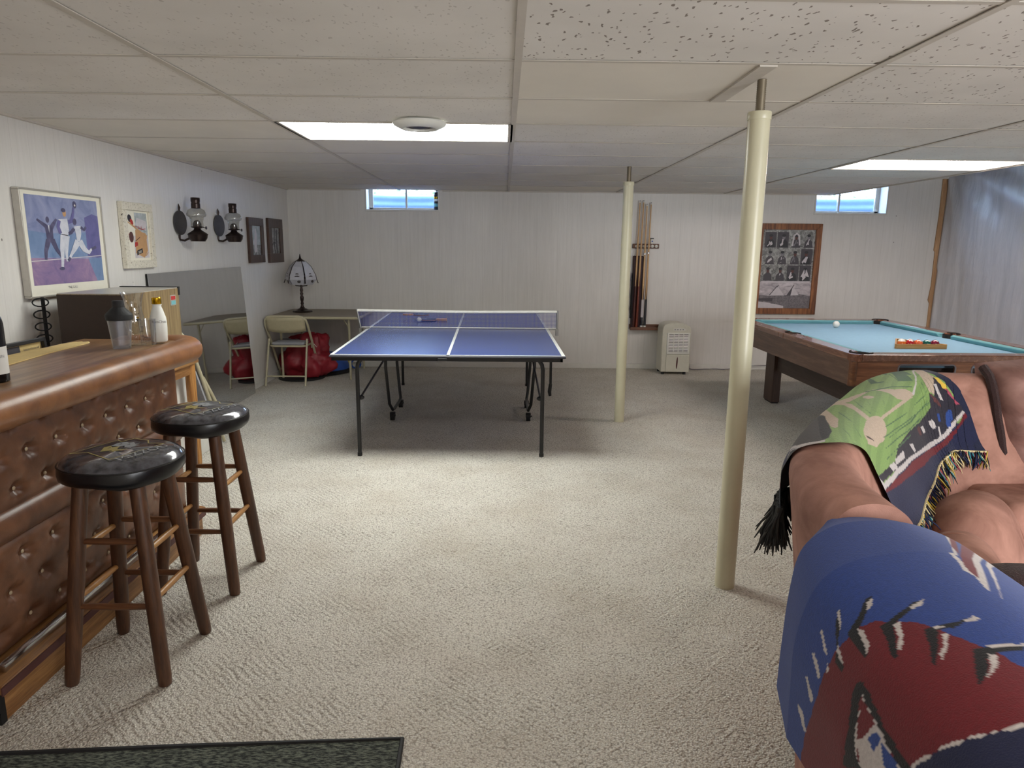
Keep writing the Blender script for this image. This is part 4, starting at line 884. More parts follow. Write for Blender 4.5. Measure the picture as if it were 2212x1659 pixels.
b.done('sight_marks', 'label_w', t, smooth=False, recalc=False)
BR = .0295
B().ball((0, 0, BR), BR, 24).done('cue_ball', 'ball_white' if 'ball_white' in M else 'gloss_white', origin=(0, 0, 0), label='white cue ball alone on the pale blue cloth', cat='pool ball').location = (2.965, 6.13, ZC+.0005)
def pool_ball(x, y, col, stripe, label, num):
    t = thing('pool_ball', (x, y, ZC+.0005), label, 'pool ball', 'pool balls in the triangle rack'); t['_o'] = (0, 0, 0)
    b = B(); b.ball((0, 0, BR), BR, 28)
    m = plain('ball_'+label[:6], col, .08, var=.0, Coat_Weight=.5)
    if stripe:
        for f in b.bm.faces:
            f.material_index = 1 if abs(f.calc_center_median().z-BR) > BR*.55 else 0
    b.done('ball', [m, 'gloss_white'], t, auto=180)
    b = B(); d = Vector((.15, -.55, .82)).normalized(); u, w = b.frame3(d); c_ = Vector((0, 0, BR))+d*BR*.985
    def on(px, py): q = (c_+u*px-w*py)-Vector((0, 0, BR)); return Vector((0, 0, BR))+q.normalized()*BR*1.006
    rs = [[on(r*cos(2*pi*k/16), r*sin(2*pi*k/16)) for k in range(16)] for r in (.0001, .004, .0085)]
    b.rings(rs, False); o = b.done('number_spot', 'label_w', t, recalc=False)
    return t
bx, by = 2.80+BR+.005, 4.83+BR+.006; dx = 2*BR+.0008; dy = dx*.866
for k, (c_, s, l) in enumerate((((226, 110, 40), 1, 'orange'), ((176, 24, 34), 0, 'bright red'), ((226, 104, 60), 0, 'orange'), ((16, 92, 84), 0, 'dark green'), ((116, 22, 50), 0, 'maroon'))):
    pool_ball(bx+k*dx, by, c_, s, ('striped ' if s else 'solid ')+l+' pool ball in the front row of the wooden rack', k)
pool_ball(bx+.5*dx, by+dy, (214, 186, 60), 1, 'yellow striped pool ball in the second row of the rack, left', 9)
pool_ball(bx+1.5*dx, by+dy, (30, 30, 40), 1, 'black and white striped pool ball in the second row of the rack', 10)
t = thing('ball_rack', (2.95, 4.95, ZC), 'triangular light wood ball rack around the coloured pool balls', 'rack'); t['_o'] = (0, 0, 0); t.location = (0, 0, 0)
cx, cy = 2.953, 4.825; wd = .178
def tri(off):
    A = [(cx-wd-off*1.7, cy-off), (cx+wd+off*1.7, cy-off), (cx, cy+wd*1.732+off*2)]; out = []
    for i in range(3):
        p, a, c_ = Vector(A[i]), Vector(A[i-1]), Vector(A[(i+1) % 3]); r = .03
        for k in range(6): q = k/5; P1 = p+(a-p).normalized()*r; P2 = p+(c_-p).normalized()*r; out.append(P1*(1-q)**2+p*2*q*(1-q)+P2*q*q)
    return out
b = B(); o_, i_ = tri(.010), tri(0.0)
b.rings([[(p.x, p.y, ZC+.001) for p in i_], [(p.x, p.y, ZC+.001) for p in o_], [(p.x, p.y, ZC+.033) for p in o_], [(p.x, p.y, ZC+.033) for p in i_]], False, True); b.done('triangle', 'rack_tri', t, auto=35, bevel=.001)
# ================================================================== the bar
t = thing('home_bar', (-1.6, 2.1, 0), 'brown button tufted bar with padded rolled edge and oak foot plinth', 'bar'); t['_o'] = (0, 0, 0); t.location = (0, 0, 0)
PX, YE, YN = -1.572, 3.27, .75
B().box(-1.98, YN, .02, PX-.006, YE-.012, .93).done('carcass', 'leather', t, smooth=False)
rows_u = [(.842, 3.063), (.734, 3.063+.0795), (.626, 3.063)]; rows_l = [(.409, 3.063), (.301, 3.063+.0795-.0), (.190, 3.063)]
def buttons(rows):
    out = []
    for z, ys in rows:
        y = ys
        while y > YN+.05:
            if y < YE-.03: out.append((y, z))
            y -= .1545
    return out
def tuft(z0, z1, rows, name):
    bt = buttons(rows)
    def fn(u, v):
        y = YN+(YE-YN)*u; z = z0+(z1-z0)*v; h = .016
        e = min(z-z0, z1-z, YE-y); h -= .016*exp(-e/.02)
        for by, bz in bt:
            dy, dz = (y-by)/.155, (z-bz)/.108
            if abs(dy) > 1 or abs(dz) > 1: continue
            q = dy*dy+dz*dz; h -= .026*exp(-q/.034)
            a = abs(abs(dy)-abs(dz)/2*1.0)
            h -= .003*exp(-q/.16)*(1+sin(math.atan2(dz, dy)*7+by*9))*.6
        h += .0012*sin(y*31+z*17)
        return (PX+h, y, z)
    b = B(); b.grid(fn, 420, 52); o = b.done(name, 'leather', t, auto=180, recalc=False)
    for by, bz in bt:
        B().ball((PX-.001, by, bz), .0072, 8, (.5, 1, 1)).done('button', 'button', t)
tuft(.568, .868, rows_u, 'upper_tufted_panel'); tuft(.13, .468, rows_l, 'lower_tufted_panel')
b = B(); b.rings([[(PX-.01+.036*cos(a), y, .518+.053*sin(a)) for a in [radians(-95+190*k/10) for k in range(11)]]+[(PX-.02, y, .565), (PX-.02, y, .47)] for y in (YN, YE-.02, YE-.004)], True); b.done('middle_roll', 'leather', t, auto=50)
b = B(); b.box(-1.97, YE-.012, .12, PX+.004, YE, .90); b.done('end_panel', 'leather', t, smooth=False, bevel=.003)
# padded top edge: along the front, round the end, back along the short side
RR = .058; zc = .906; path = [(-1.50, YN, zc)]+[(-1.50, YN+(3.27-YN)*k/14, zc) for k in range(1, 15)]
path += [(-1.50-.09*(1-cos(a)), 3.27+.08*sin(a), zc+.006*sin(a)) for a in [pi/2*k/7 for k in range(1, 8)]]
path += [(-1.62, 3.35, zc+.006), (-1.75, 3.35, zc+.006), (-1.85, 3.348, zc+.004), (-1.90, 3.344, zc), (-1.925, 3.342, zc-.004)]
b = B(); n = len(path); rs = []
for i, p in enumerate(path):
    p = Vector(p); d = (Vector(path[min(i+1, n-1)])-Vector(path[max(i-1, 0)])).normalized(); s = Vector((d.y, -d.x, 0))      # outward side
    k = 1 if i < n-3 else (.9, .62, .2)[i-(n-3)]
    ring = []
    for q in range(20):
        a = 2*pi*q/20; ox = cos(a)*RR*(1.25 if cos(a) < 0 else 1.05); oz = sin(a)*RR*1.0
        ring.append(p+s*ox*k+Vector((0, 0, oz*k)))
    rs.append(ring)
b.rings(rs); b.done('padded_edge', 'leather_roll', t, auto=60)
b = B(); b.prism([(-2.02, YN, .925), (-1.53, YN, .925), (-1.53, 3.29, .925), (-1.62, 3.33, .925), (-2.02, 3.33, .925)], (0, 0, .024)); b.done('counter_top', 'counter', t, smooth=False)
b = B(); b.box(-1.95, 1.85, 0, -1.478, 3.23, .095); o = b.done('plinth', 'oak', t, smooth=False)
B().box(-1.95, 1.826, 0, -1.474, 1.85, .095).done('end_trim', 'black_matt', o, smooth=False)
B().box(-1.4625, 1.826, .095, -1.4585, 3.235, .121).done('edge_trim', 'tan_dark', o, smooth=False)
b = B(); P = [(-1.95, 1.83), (-1.462, 1.83), (-1.462, 3.24), (-1.475, 3.27), (-1.5, 3.285), (-1.95, 3.285)]; b.prism([(x, y, .095) for x, y in P], (0, 0, .028)); b.done('foot_shelf', 'oak', t, smooth=False, bevel=.005)
b = B(); b.rbox(-1.522, 1.90, .124, -1.498, 3.15, .150, .004, 2); b.done('foot_rail', 'chrome', t)
# things on the bar; counter surface at .949, padded edge crown at .964
ZB = .9495
def glassware(name, x, y, z, prof, m, label, cat, th=.0016, seg=40):
    t = thing(name, (x, y, z), label, cat); t['_o'] = (0, 0, 0); B().lathe(prof, (0, 0, 0), seg, True, False).done('body', m, t, auto=50); return t
t = thing('cocktail_shaker', (-1.675, 3.03, ZB), 'cloudy cocktail shaker with black rubber lid on the bar', 'shaker'); t['_o'] = (0, 0, 0)
B().lathe([(.034, .0), (.036, .004), (.0385, .03), (.046, .105), (.0485, .128), (.046, .128), (.036, .03), (.033, .008), (.0, .008)], (0, 0, 0), 40, True, False).done('cup', 'frost', t)
B().lathe([(.049, .124), (.053, .126), (.0545, .146), (.052, .152), (.028, .176), (.023, .18), (.0225, .206), (.019, .209), (.0, .209)], (0, 0, 0), 40, True, False).done('lid', 'rubber', t, auto=30)
t = thing('hurricane_glass', (-1.675, 3.152, ZB), 'tall curvy clear hurricane glass behind the shaker', 'glass'); t['_o'] = (0, 0, 0)
pf = [(.0, .0), (.040, .0), (.040, .003), (.018, .010), (.010, .02), (.013, .030), (.011, .040), (.015, .046), (.030, .062), (.041, .085), (.043, .11), (.036, .15), (.034, .175), (.040, .21), (.049, .236)]
B().lathe(pf+[(.0475, .236), (.038, .21), (.032, .175), (.034, .15), (.041, .11), (.039, .085), (.028, .064), (.012, .05), (0, .05)], (0, 0, 0), 40, False, False).done('bowl', 'clear', t)
b = B(); f = lambda x, y: (.0435*cos(-.9+x/.043), .0435*sin(-.9+x/.043), .118+y); b.mi = 0
for m, q in ((0, [(-.004, 0), (.012, .003), (.02, -.004), (.006, -.010)]), (1, [(.0, .006), (.010, .012), (.012, .004)]), (0, [(.008, .026), (.012, .03), (.011, .020)])):
    b.mi = m; b.poly([f(x, y) for x, y in q])
b.done('printed_mark', ['ink', 'gold'], t, smooth=False, recalc=False)
t = thing('measuring_glass', (-1.60, 3.115, .955), 'straight clear measuring glass with dark printed marks on the bar', 'glass'); t['_o'] = (0, 0, 0)
B().lathe([(.0, .0), (.030, .0), (.0315, .003), (.0355, .115), (.034, .115), (.0295, .012), (.0, .012)], (0, 0, 0), 36, False, False).done('tumbler', 'clear', t)
b = B()
for k, s in enumerate(('GIN', 'RUM', '2 OZ', '1 OZ')):
    b.text(s, (0, 0, 0), (1, 0, 0), (0, 0, 1), .0085, lambda x, y, k=k: ((.0326+.03*(.02+k*.02))*cos(-1.9+x/.033), (.0326+.03*(.02+k*.02))*sin(-1.9+x/.033), .018+k*.021+y))
b.text('Mixing', (0, 0, 0), (1, 0, 0), (0, 0, 1), .012, lambda x, y: (.0335*cos(-1.15+x/.033), .0335*sin(-1.15+x/.033), .032+y)); b.text('Guide', (0, 0, 0), (1, 0, 0), (0, 0, 1), .012, lambda x, y: (.0333*cos(-1.15+x/.033), .0333*sin(-1.15+x/.033), .018+y))
b.done('printed_scale', 'dgrey', t, smooth=False, recalc=False)
t = thing('liqueur_bottle', (-1.592, 3.20, .958), 'white glass bottle with gold foil cap on the bar', 'bottle'); t['_o'] = (0, 0, 0)
B().lathe([(.0, .0), (.031, .0), (.034, .004), (.036, .06), (.036, .09), (.034, .11), (.024, .145), (.019, .158), (.0185, .168), (.021, .169), (.021, .172)], (0, 0, 0), 40).done('body', 'gloss_white', t)
B().lathe([(.0195, .172), (.0205, .174), (.0205, .2), (.018, .2035), (.0, .2035)], (0, 0, 0), 32, False, False).done('foil_cap', 'gold', t, auto=35)
b = B(); g = lambda x, y: (.0366*cos(-.95+x/.0366), .0366*sin(-.95+x/.0366), .088+y)
b.text('RumChata', (0, 0, 0), (1, 0, 0), (0, 0, 1), .0165, g); b.done('lettering', 'dgrey', t, smooth=False, recalc=False)
t = thing('wine_bottle', (-1.673, 2.262, ZB), 'dark wine bottle with a white label at the left edge of the bar', 'bottle'); t['_o'] = (0, 0, 0)
B().lathe([(.0, .003), (.034, .0), (.0375, .004), (.0375, .19), (.034, .21), (.016, .245), (.0145, .30), (.0145, .305)], (0, 0, 0), 40).done('body', 'bottle_dark', t)
B().lathe([(.038, .028), (.038, .118)], (0, 0, 0), 40, False, False).done('label', 'label_w', t)
b = B(); g = lambda x, y: (.0384*cos(-1.0+x/.038), .0384*sin(-1.0+x/.038), .082+y); b.text('CHANSON', (0, 0, 0), (1, 0, 0), (0, 0, 1), .014, g)
for k in range(4): b.poly([(.0384*cos(a), .0384*sin(a), .052+k*.006+s) for a, s in ((-1.7, 0), (-.6, 0), (-.6, .0012), (-1.7, .0012))])
b.done('label_print', 'grey_ink', t, smooth=False, recalc=False)
B().lathe([(.016, .27), (.016, .315), (.0, .315)], (0, 0, 0), 24, False, False).done('capsule', 'ink', t)
b = B(); edge = [(-2.0, 2.2), (-1.83, 2.2), (-1.85, 2.55), (-1.89, 2.88), (-1.905, 3.17)]+[(-1.91-.010*k, 3.19+.013*((k*7) % 3)) for k in range(8)]+[(-1.998, 3.12), (-1.99, 3.0), (-2.005, 2.9), (-2.005, 2.6)]
b.prism([(x, y, ZB) for x, y in edge], (0, 0, .004)); b.done('kraft_paper_sheet', 'cream', smooth=False, label='long torn strip of yellow kraft paper along the back of the bar', cat='paper')
# black framed certificate propped behind
t = thing('framed_certificate', (-2.08, 2.75, .93), 'small black framed yellow certificate with a portrait, propped behind the bar', 'picture'); t['_o'] = (0, 0, 0); t.location = (0, 0, 0)
def at_(y, z): return (-2.055-.12*(z-.88), y, z)
def fr(y0, z0, y1, z1, d): return [at_(y0, z0), at_(y1, z0), at_(y1, z1), at_(y0, z1)]
for q in (fr(2.45, .82, 3.10, .835, 0), fr(2.45, .972, 3.10, .988, 0), fr(2.45, .82, 2.47, .988, 0), fr(3.084, .82, 3.10, .988, 0)):
    B().prism(q, (.018, 0, 0)).done('frame_rail', 'black', t, smooth=False, bevel=.002)
b = B(); b.mi = 0; b.poly(fr(2.46, .825, 3.09, .98, 0)); b.mi = 1
def fo(y0, z0, y1, z1, e=.001): return [Vector(p)+Vector((e, 0, 0)) for p in fr(y0, z0, y1, z1, 0)]
b.poly(fo(2.60, .83, 3.08, .97)); b.mi = 2; b.poly(fo(2.80, .83, 2.945, .968, .0015)); b.mi = 3
b.poly([Vector(at_(2.85+.03*cos(a), .925+.018*sin(a)))+Vector((.002, 0, 0)) for a in [2*pi*k/12 for k in range(12)]]); b.mi = 2
b.text('Appearance of Honorary Staff', (0, 0, 0), (0, 1, 0), (0, 0, 1), .020, lambda x, y: Vector(at_(3.015+x*.42, .943+y*.8))+Vector((.0025, 0, 0)))
b.text('Certificate of Appearance', (0, 0, 0), (0, 1, 0), (0, 0, 1), .016, lambda x, y: Vector(at_(3.015+x*.42, .922+y*.8))+Vector((.0025, 0, 0)))
b.done('certificate', ['cream', 'cream', 'dgrey', 'tan'], t, smooth=False, recalc=False)
B().box(-2.12, 2.4, 0, -2.06, 3.15, .83).done('back_shelf', 'oak_z', smooth=False, label='narrow low oak shelf behind the bar carrying the framed certificate', cat='shelf')
# black coil rack against the wall
t = thing('wire_coil_rack', (-2.38, 3.60, .6885), 'black coiled wire rack beside the left end of the wood grain box', 'rack'); t['_o'] = (0, 0, 0); t.location = (0, 0, 0)
b = B(); b.tube([(-2.375, 3.605, .695), (-2.375, 3.605, 1.125)], .009, 8); b.done('pole', 'black_matt', t)
for k in range(7):
    z = 1.10-.062*k; b = B(); b.tube([(-2.375+.027*cos(a), 3.585+.022*cos(a), z+.021*sin(a)) for a in [2*pi*j/16 for j in range(16)]], .0035, 6, True); b.done('ring', 'black_matt', t)
B().cyl((-2.375, 3.605, .6885), (-2.375, 3.605, .70), .042, seg=20).done('base', 'black_matt', t)
# oak side table behind the bar with the wood grain box
t = thing('side_table', (-2.18, 3.9, 0), 'worn oak side table holding the wood grain box behind the bar', 'table'); t['_o'] = (0, 0, 0); t.location = (0, 0, 0)
B().rbox(-2.43, 3.45, .665, -1.935, 4.36, .688, .004, 2).done('tabletop', 'oak', t)
for x in (-2.40, -1.975):
    for y in (3.50, 4.315): B().lathe([(.026, 0), (.029, .02), (.031, .64), (.031, .665)], (x, y, 0), 18).done('leg', 'oak_z', t)
B().box(-1.985, 3.5, .60, -1.96, 4.31, .665).done('apron', 'oak', t, smooth=False); B().box(-2.41, 3.5, .60, -2.39, 4.31, .665).done('apron', 'oak', t, smooth=False); B().box(-2.4, 4.30, .60, -1.975, 4.325, .665).done('apron', 'oak', t, smooth=False)
t = thing('woodgrain_box', (-2.125, 3.9, .688), 'big box cabinet with wood grain laminate side and dark brown back on the side table', 'cabinet'); t['_o'] = (0, 0, 0); t.location = (0, 0, 0)
B().box(-2.30, 3.60, .700, -1.952, 4.20, 1.142).done('shell', 'grainbox', t, smooth=False, bevel=.002)
B().box(-2.296, 3.594, .704, -1.956, 3.601, 1.138).done('back_board', 'browncard', t, smooth=False)
B().box(-2.298, 3.602, 1.142, -1.955, 4.195, 1.146).done('top_panel', 'silver', t, smooth=False)
B().box(-2.296, 4.19, 1.1, -1.95, 4.212, 1.15).done('door_edge', 'black_matt', t, smooth=False)
b = B(); b.mi = 0; b.box(-1.953, 4.085, 1.045, -1.949, 4.15, 1.105); b.mi = 1; b.box(-1.95, 4.092, 1.078, -1.948, 4.144, 1.100); b.mi = 2; b.box(-1.95, 4.092, 1.05, -1.948, 4.144, 1.072); b.done('badge', ['silver', 'red', 'cushion'], t, smooth=False)
for x in (-2.27, -1.99):
    for y in (3.63, 4.16): B().cyl((x, y, .6885), (x, y, .702), .014, seg=12).done('foot', 'rubber', t)
t = thing('pill_bottle', (-2.03, 4.31, .6885), 'small clear bottle with black cap at the end of the oak side table', 'bottle'); t['_o'] = (0, 0, 0)
B().lathe([(.02, 0), (.02, .03), (.012, .036)], (0, 0, 0), 20).done('body', 'frost', t); B().lathe([(.014, .036), (.014, .058), (.0, .058)], (0, 0, 0), 20, False, False).done('cap', 'black', t)
B().box(-1.99, 4.21, .6885, -1.945, 4.34, .692).done('notepad', 'cushion', label='pale green note pad on the corner of the oak side table', cat='notepad', smooth=False)
B().rbox(-2.0, 4.215, .6885, -1.99, 4.30, .698, .002).done('marker_pen', 'gloss_white', label='white pen lying on the oak side table', cat='pen')
# folded chair and white board leaning at the end of the side table
t = thing('folded_chair', (-2.1, 4.75, 0), 'folded beige metal chair leaning beside the oak side table', 'chair'); t['_o'] = (0, 0, 0); t.location = (0, 0, 0)
def LP(a, h): # a across, h along the lean
    return Vector((-2.01, 4.84, .012)).lerp(Vector((-2.03, 4.42, .84)), h)+Vector((-.40*a, .0, 0))
b = B(); P = [LP(0, 0), LP(0, .35), LP(0, .85)]+[LP(.02, .94), LP(.08, 1)]+[LP(.6, 1), LP(.68, .94)]+[LP(.70, .85), LP(.70, 0)]; b.tube(P, .012, 10); b.done('front_frame', 'beige_metal', t)
b = B(); b.tube([LP(-.04, .06)+Vector((.0, .05, 0)), LP(-.03, .4)+Vector((0, .045, 0)), LP(0, .62)+Vector((0, .012, 0))], .012, 10); b.done('rear_leg', 'beige_metal', t)
b = B(); b.prism([LP(.03, .80), LP(.66, .80), LP(.66, .97), LP(.03, .97)], (0, .01, .004)); b.done('backrest', 'beige_vinyl', t, smooth=False)
b = B(); b.prism([LP(.03, .25)+Vector((0, -.02, 0)), LP(.66, .25)+Vector((0, -.02, 0)), LP(.66, .68)+Vector((0, -.02, 0)), LP(.03, .68)+Vector((0, -.02, 0))], (0, -.02, 0)); b.done('seat', 'grey_pad', t, smooth=False)
b = B(); b.tube([LP(0, .15), LP(.7, .15)], .007, 8); b.done('crossbar', 'beige_metal', t)
b = B(); b.prism([(-2.035, 3.85, .002), (-2.035, 4.70, .002), (-2.045, 4.46, .50), (-2.05, 4.38, .585), (-2.05, 4.16, .585), (-2.05, 3.85, .57)], (-.006, 0, 0))
b.done('white_board', 'white', smooth=False, label='plain white panel leaning behind the oak table leg', cat='board')
# ================================================================== bar stools
def stool(x, y, rz, label):
    t = thing('bar_stool', (x, y, 0), label, 'bar stool', 'bar stools in front of the bar'); t['_o'] = (0, 0, 0); t.rotation_euler = (0, 0, rz)
    b = B(); R = .180; ZS = .662; top = ZS+.088
    def dr(a): return .006*sin(a*3+1)+.002*sin(a*7)
    prof = [(.0, top), (.06, top-.0005), (.11, top-.003), (.15, top-.008), (.172, top-.018), (.182, top-.030)]
    side = [(.182, top-.030), (.184, top-.036), (.186, top-.06), (.183, top-.076), (.172, ZS+.004), (.15, ZS-.004), (.0, ZS-.002)]
    sg = 48
    def ringz(r, z, w): return [(r*cos(2*pi*k/sg), r*sin(2*pi*k/sg), z+dr(2*pi*k/sg)*w) for k in range(sg)]
    L = [[b.v(p) for p in ringz(max(r, .002), z, .25)] for r, z in prof]
    for i in range(len(L)-1):
        for j in range(sg): b.f([L[i][j], L[i][(j+1) % sg], L[i+1][(j+1) % sg], L[i+1][j]])
    b.f(L[0]); b.done('seat_top', 'vinyl_clear', t, auto=60)
    b = B(); L = [[b.v(p) for p in ringz(max(r, .002), z, .3 if z > ZS+.03 else 1)] for r, z in side]
    for i in range(len(L)-1):
        for j in range(sg): b.f([L[i][j], L[i][(j+1) % sg], L[i+1][(j+1) % sg], L[i+1][j]])
    b.done('seat_side', 'vinyl_side', t, auto=60)
    B().tube([(.183*cos(a), .183*sin(a), top-.032+dr(a)*.3) for a in [2*pi*k/48 for k in range(48)]], .0028, 6, True).done('piping', 'black', t)
    # printed badge and lettering, running along the seat
    b = B(); zt = lambda px, py: top+.0010-.22*max(0, sqrt(px*px+py*py)-.03)**2.0
    A = 1.15; ca, sa = cos(A), sin(A)
    F = lambda x, y: ((x*ca-y*sa), (x*sa+y*ca), zt(x, y)+.0006)
    def pl(m, pts, n=1): b.mi = m; b.poly([F(x, y) for x, y in pts])
    def line(P, w=.0022):
        for i in range(len(P)-1):
            a_, c_ = Vector(P[i]), Vector(P[i+1]); d = (c_-a_).normalized(); q = Vector((-d.y, d.x))*w; pl(2, [a_+q, c_+q, c_-q, a_-q])
    line([(-.10, -.075), (.10, -.075), (.075, -.03), (.10, .0), (.10, .065), (.05, .065), (.06, .095), (-.11, .095), (-.08, .05), (-.10, -.075)])
    pl(1, [(-.06, .02), (-.02, .055), (.0, .05), (-.01, .03), (.01, .02), (-.015, .0), (-.045, -.02), (-.035, .0)])
    pl(1, [(-.05, -.005), (-.02, -.025), (.0, -.03), (-.02, -.005)])
    pl(0, [(.0, .05), (.035, .06), (.055, .045), (.05, .03), (.062, .02), (.05, .0), (.058, -.012), (.035, -.012), (.045, -.03), (.02, -.02), (.01, -.03), (.005, -.005), (.02, .01), (.005, .02)])
    pl(3, [(.018, .04), (.035, .045), (.03, .034)]); pl(3, [(.03, .015), (.045, .018), (.038, .008)]); pl(3, [(-.03, .03), (-.01, .038), (-.015, .03)])
    b.mi = 0; b.text('MIZZOU', (0, 0, 0), (1, 0, 0), (0, 1, 0), .047, lambda x, y: F(x, y-.112))
    b.done('seat_print', ['seat_grey', 'seat_gold', 'seat_gold', 'ink'], t, smooth=False, recalc=False)
    legs = {}
    for sx in (-1, 1):
        for sy in (-1, 1):
            p0, p1 = Vector((sx*.150, sy*.155, 0)), Vector((sx*.088, sy*.092, ZS+.0)); legs[sx, sy] = (p0, p1)
            b = B(); rs = []; u, w = b.frame3(p1-p0)
            for f_, r in ((0, .017), (.006, .0205), (.05, .0225), (.5, .0245), (1, .0235)):
                c_ = p0.lerp(p1, f_); rs.append([c_+u*r*cos(2*pi*k/16)+w*r*sin(2*pi*k/16) for k in range(16)])
            b.rings(rs); b.done('leg', 'stool_leg', t)
    def at(s, z): p0, p1 = legs[s]; return p0.lerp(p1, z/p1.z)
    for a_, c_, zs, m in (((-1, -1), (1, -1), (.475, .262), 'dowel_dark'), ((-1, 1), (1, 1), (.46, .25), 'dowel_dark'), ((-1, -1), (-1, 1), (.442, .282), 'dowel'), ((1, -1), (1, 1), (.442, .282), 'dowel')):
        for z in zs:
            p, q = at(a_, z), at(c_, z); d = (q-p).normalized(); b = B(); b.tube([p-d*.006, p.lerp(q, .25), p.lerp(q, .5), p.lerp(q, .75), q+d*.006], [.0085, .0105, .0115, .0105, .0085], 10); b.done('rung', m, t)
    return t
stool(-1.238, 2.177, 0, 'dark padded bar stool nearest the camera, with a full view of all four legs')
stool(-1.238, 2.77, 0, 'dark padded bar stool at the far end of the bar, beyond the nearer stool')
# ================================================================== sectional sofa
def sweep(b, path, prof, closed=False, cap=True):     # prof(t) -> list of (out, z); out>0 = inward (seat side)
    n = len(path); rs = []
    for i, p in enumerate(path):
        p = Vector((p[0], p[1], 0)); a = Vector((*path[max(i-1, 0)][:2], 0)); c_ = Vector((*path[min(i+1, n-1)][:2], 0)); d = (c_-a).normalized(); s = Vector((d.y, -d.x, 0))
        rs.append([p+s*o+Vector((0, 0, z)) for o, z in prof(i/(n-1))])
    b.rings(rs, cap); return rs
ridge = cat_rom([(.72, 1.25, 0), (.735, 1.45, 0), (.80, 1.64, 0), (.935, 1.86, 0), (1.165, 2.17, 0), (1.42, 2.50, 0), (1.62, 2.64, 0), (1.86, 2.655, 0), (2.05, 2.66, 0)], 8)
def hz(t_): return .925+.012*sin(t_*pi)
def smooth2(P): return [(q.x, q.y) for q in cat_rom([Vector((a, b_, 0)) for a, b_ in P], 4)]
def back_prof(t_, g=0, z0=.06):
    H = hz(t_); w = .085+g
    out = [(-.0-g, z0), (-.03-g, .45), (-.068-g, .78), (-.08-g, H-.055), (-.062-g*.8, H-.018), (-.03, H-.002+g), (.01, H+g), (.045+g*.5, H-.012+g), (.075+g, H-.045), (.10+g, H-.12), (.145+g, H-.25), (.19+g, .60-.0), (.23+g, .50), (.26+g, z0)]
    return out
t = thing('sectional_sofa', (1.4, 1.9, 0), 'rust brown suede corner sofa on the right with two blankets thrown over its back', 'sofa'); t['_o'] = (0, 0, 0); t.location = (0, 0, 0)
b = B(); sweep(b, ridge, lambda q: smooth2(back_prof(q))); b.done('corner_back', 'suede', t, auto=80)
# near recliner back (under the blue blanket)
near = cat_rom([(.60, .25, 0), (.61, .6, 0), (.625, .95, 0), (.635, 1.2, 0)], 5)
def near_prof(t_):
    H = .885-.0*t_; k = 1 if .04 < t_ < .96 else .93
    return [(.0*k, .06), (-.02*k, .45), (-.05*k, .66), (-.065*k, .81), (-.04*k, H-.012), (.03, H*1.0), (.10*k, H-.012), (.18*k, H-.05), (.30*k, H-.15), (.42*k, .60), (.50*k, .42), (.52*k, .06)]
b = B(); sweep(b, near, near_prof); b.done('recliner_back', 'suede', t, auto=80, sub=1)
# far section: pleated cushion, its back and seat
b = B(); farr = cat_rom([(2.03, 2.70, 0), (2.2, 2.74, 0), (2.7, 2.76, 0), (3.0, 2.76, 0)], 4); sweep(b, farr, lambda t_: [(-.09, .06), (-.09, .85), (-.05, .91), (.0, .92), (.06, .88), (.10, .6), (.12, .06)]); b.done('far_back', 'suede_dark', t, auto=80)
def pleat(u, v):
    x = 1.86+1.0*u; z = .50+.47*v; e = min(1, u/.09, (1-u)/.09); e2 = min(1, (1-v)/.18, v/.1)
    puff = .16*sqrt(max(0, 1-(1-e)**2))*sqrt(max(0, 1-(1-e2)**2))
    puff += .012*sin(v*26+1.5*sin(u*5)+2*exp(-u*7))*e
    z += .03*sin(pi*min(1, u*1.1))*v
    return (x+.10*(1-v)*0+.06*(1-v), 2.68-puff-.06*(1-v), z)
b = B(); b.grid(pleat, 60, 60); b.done('pleated_cushion', 'suede_dark', t, auto=180, recalc=False)
b = B(); b.tube([Vector(pleat(.012, v))+Vector((-.012, -.055*(1-v)-.01, 0)) for v in [k/16*.97+.01 for k in range(17)]], .017, 8); b.done('welt', 'plush', t)
def softbox(x0, y0, z0, x1, y1, z1, r, name, m, bulge=.0, seed=0, rot=None, **k):
    b = B(); b.rbox(x0, y0, z0, x1, y1, z1, r, 4); o = b.done(name, m, t, auto=70, **k); return o
softbox(1.72, 2.20, .36, 2.75, 2.66, .555, .05, 'far_seat_cushion', 'suede')
b = B(); b.prism([(1.02, 1.35, .06), (1.02, 1.75, .06), (1.75, 2.5, .06), (2.8, 2.5, .06), (2.8, 1.75, .06), (1.7, 1.35, .06)], (0, 0, .34)); b.done('corner_seat_base', 'suede', t, smooth=False, bevel=.04)
softbox(.95, .3, .06, 1.55, 1.38, .43, .05, 'near_seat', 'suede')
def pillow(c, ax, r, name, m, pw=2.6, parent=None, tilt=None, **k):
    b = B(); X = Matrix.Translation(c) @ ax
    def fn(u, v):
        a = 2*pi*u; e = pi*(v-.5); se = lambda w, p: math.copysign(abs(w)**p, w); p = 2/pw
        return X @ Vector((r[0]*se(cos(e), .75)*se(cos(a), p), r[1]*se(sin(e), .9), r[2]*se(cos(e), .75)*se(sin(a), p)))
    b.grid(fn, 48, 28); bmesh.ops.remove_doubles(b.bm, verts=b.bm.verts[:], dist=.0005); return b.done(name, m, parent, auto=180, **k)
Rz = lambda a: Matrix.Rotation(radians(a), 4, 'Z'); Rx = lambda a: Matrix.Rotation(radians(a), 4, 'X'); Ry = lambda a: Matrix.Rotation(radians(a), 4, 'Y')
SEAM = [lambda X, r: B().tube([X @ Vector((r[0]*.28, r[1]*.99*sin(a), r[2]*.99*cos(a))) for a in [2*pi*k/40 for k in range(40)]], .0032, 5, True)]
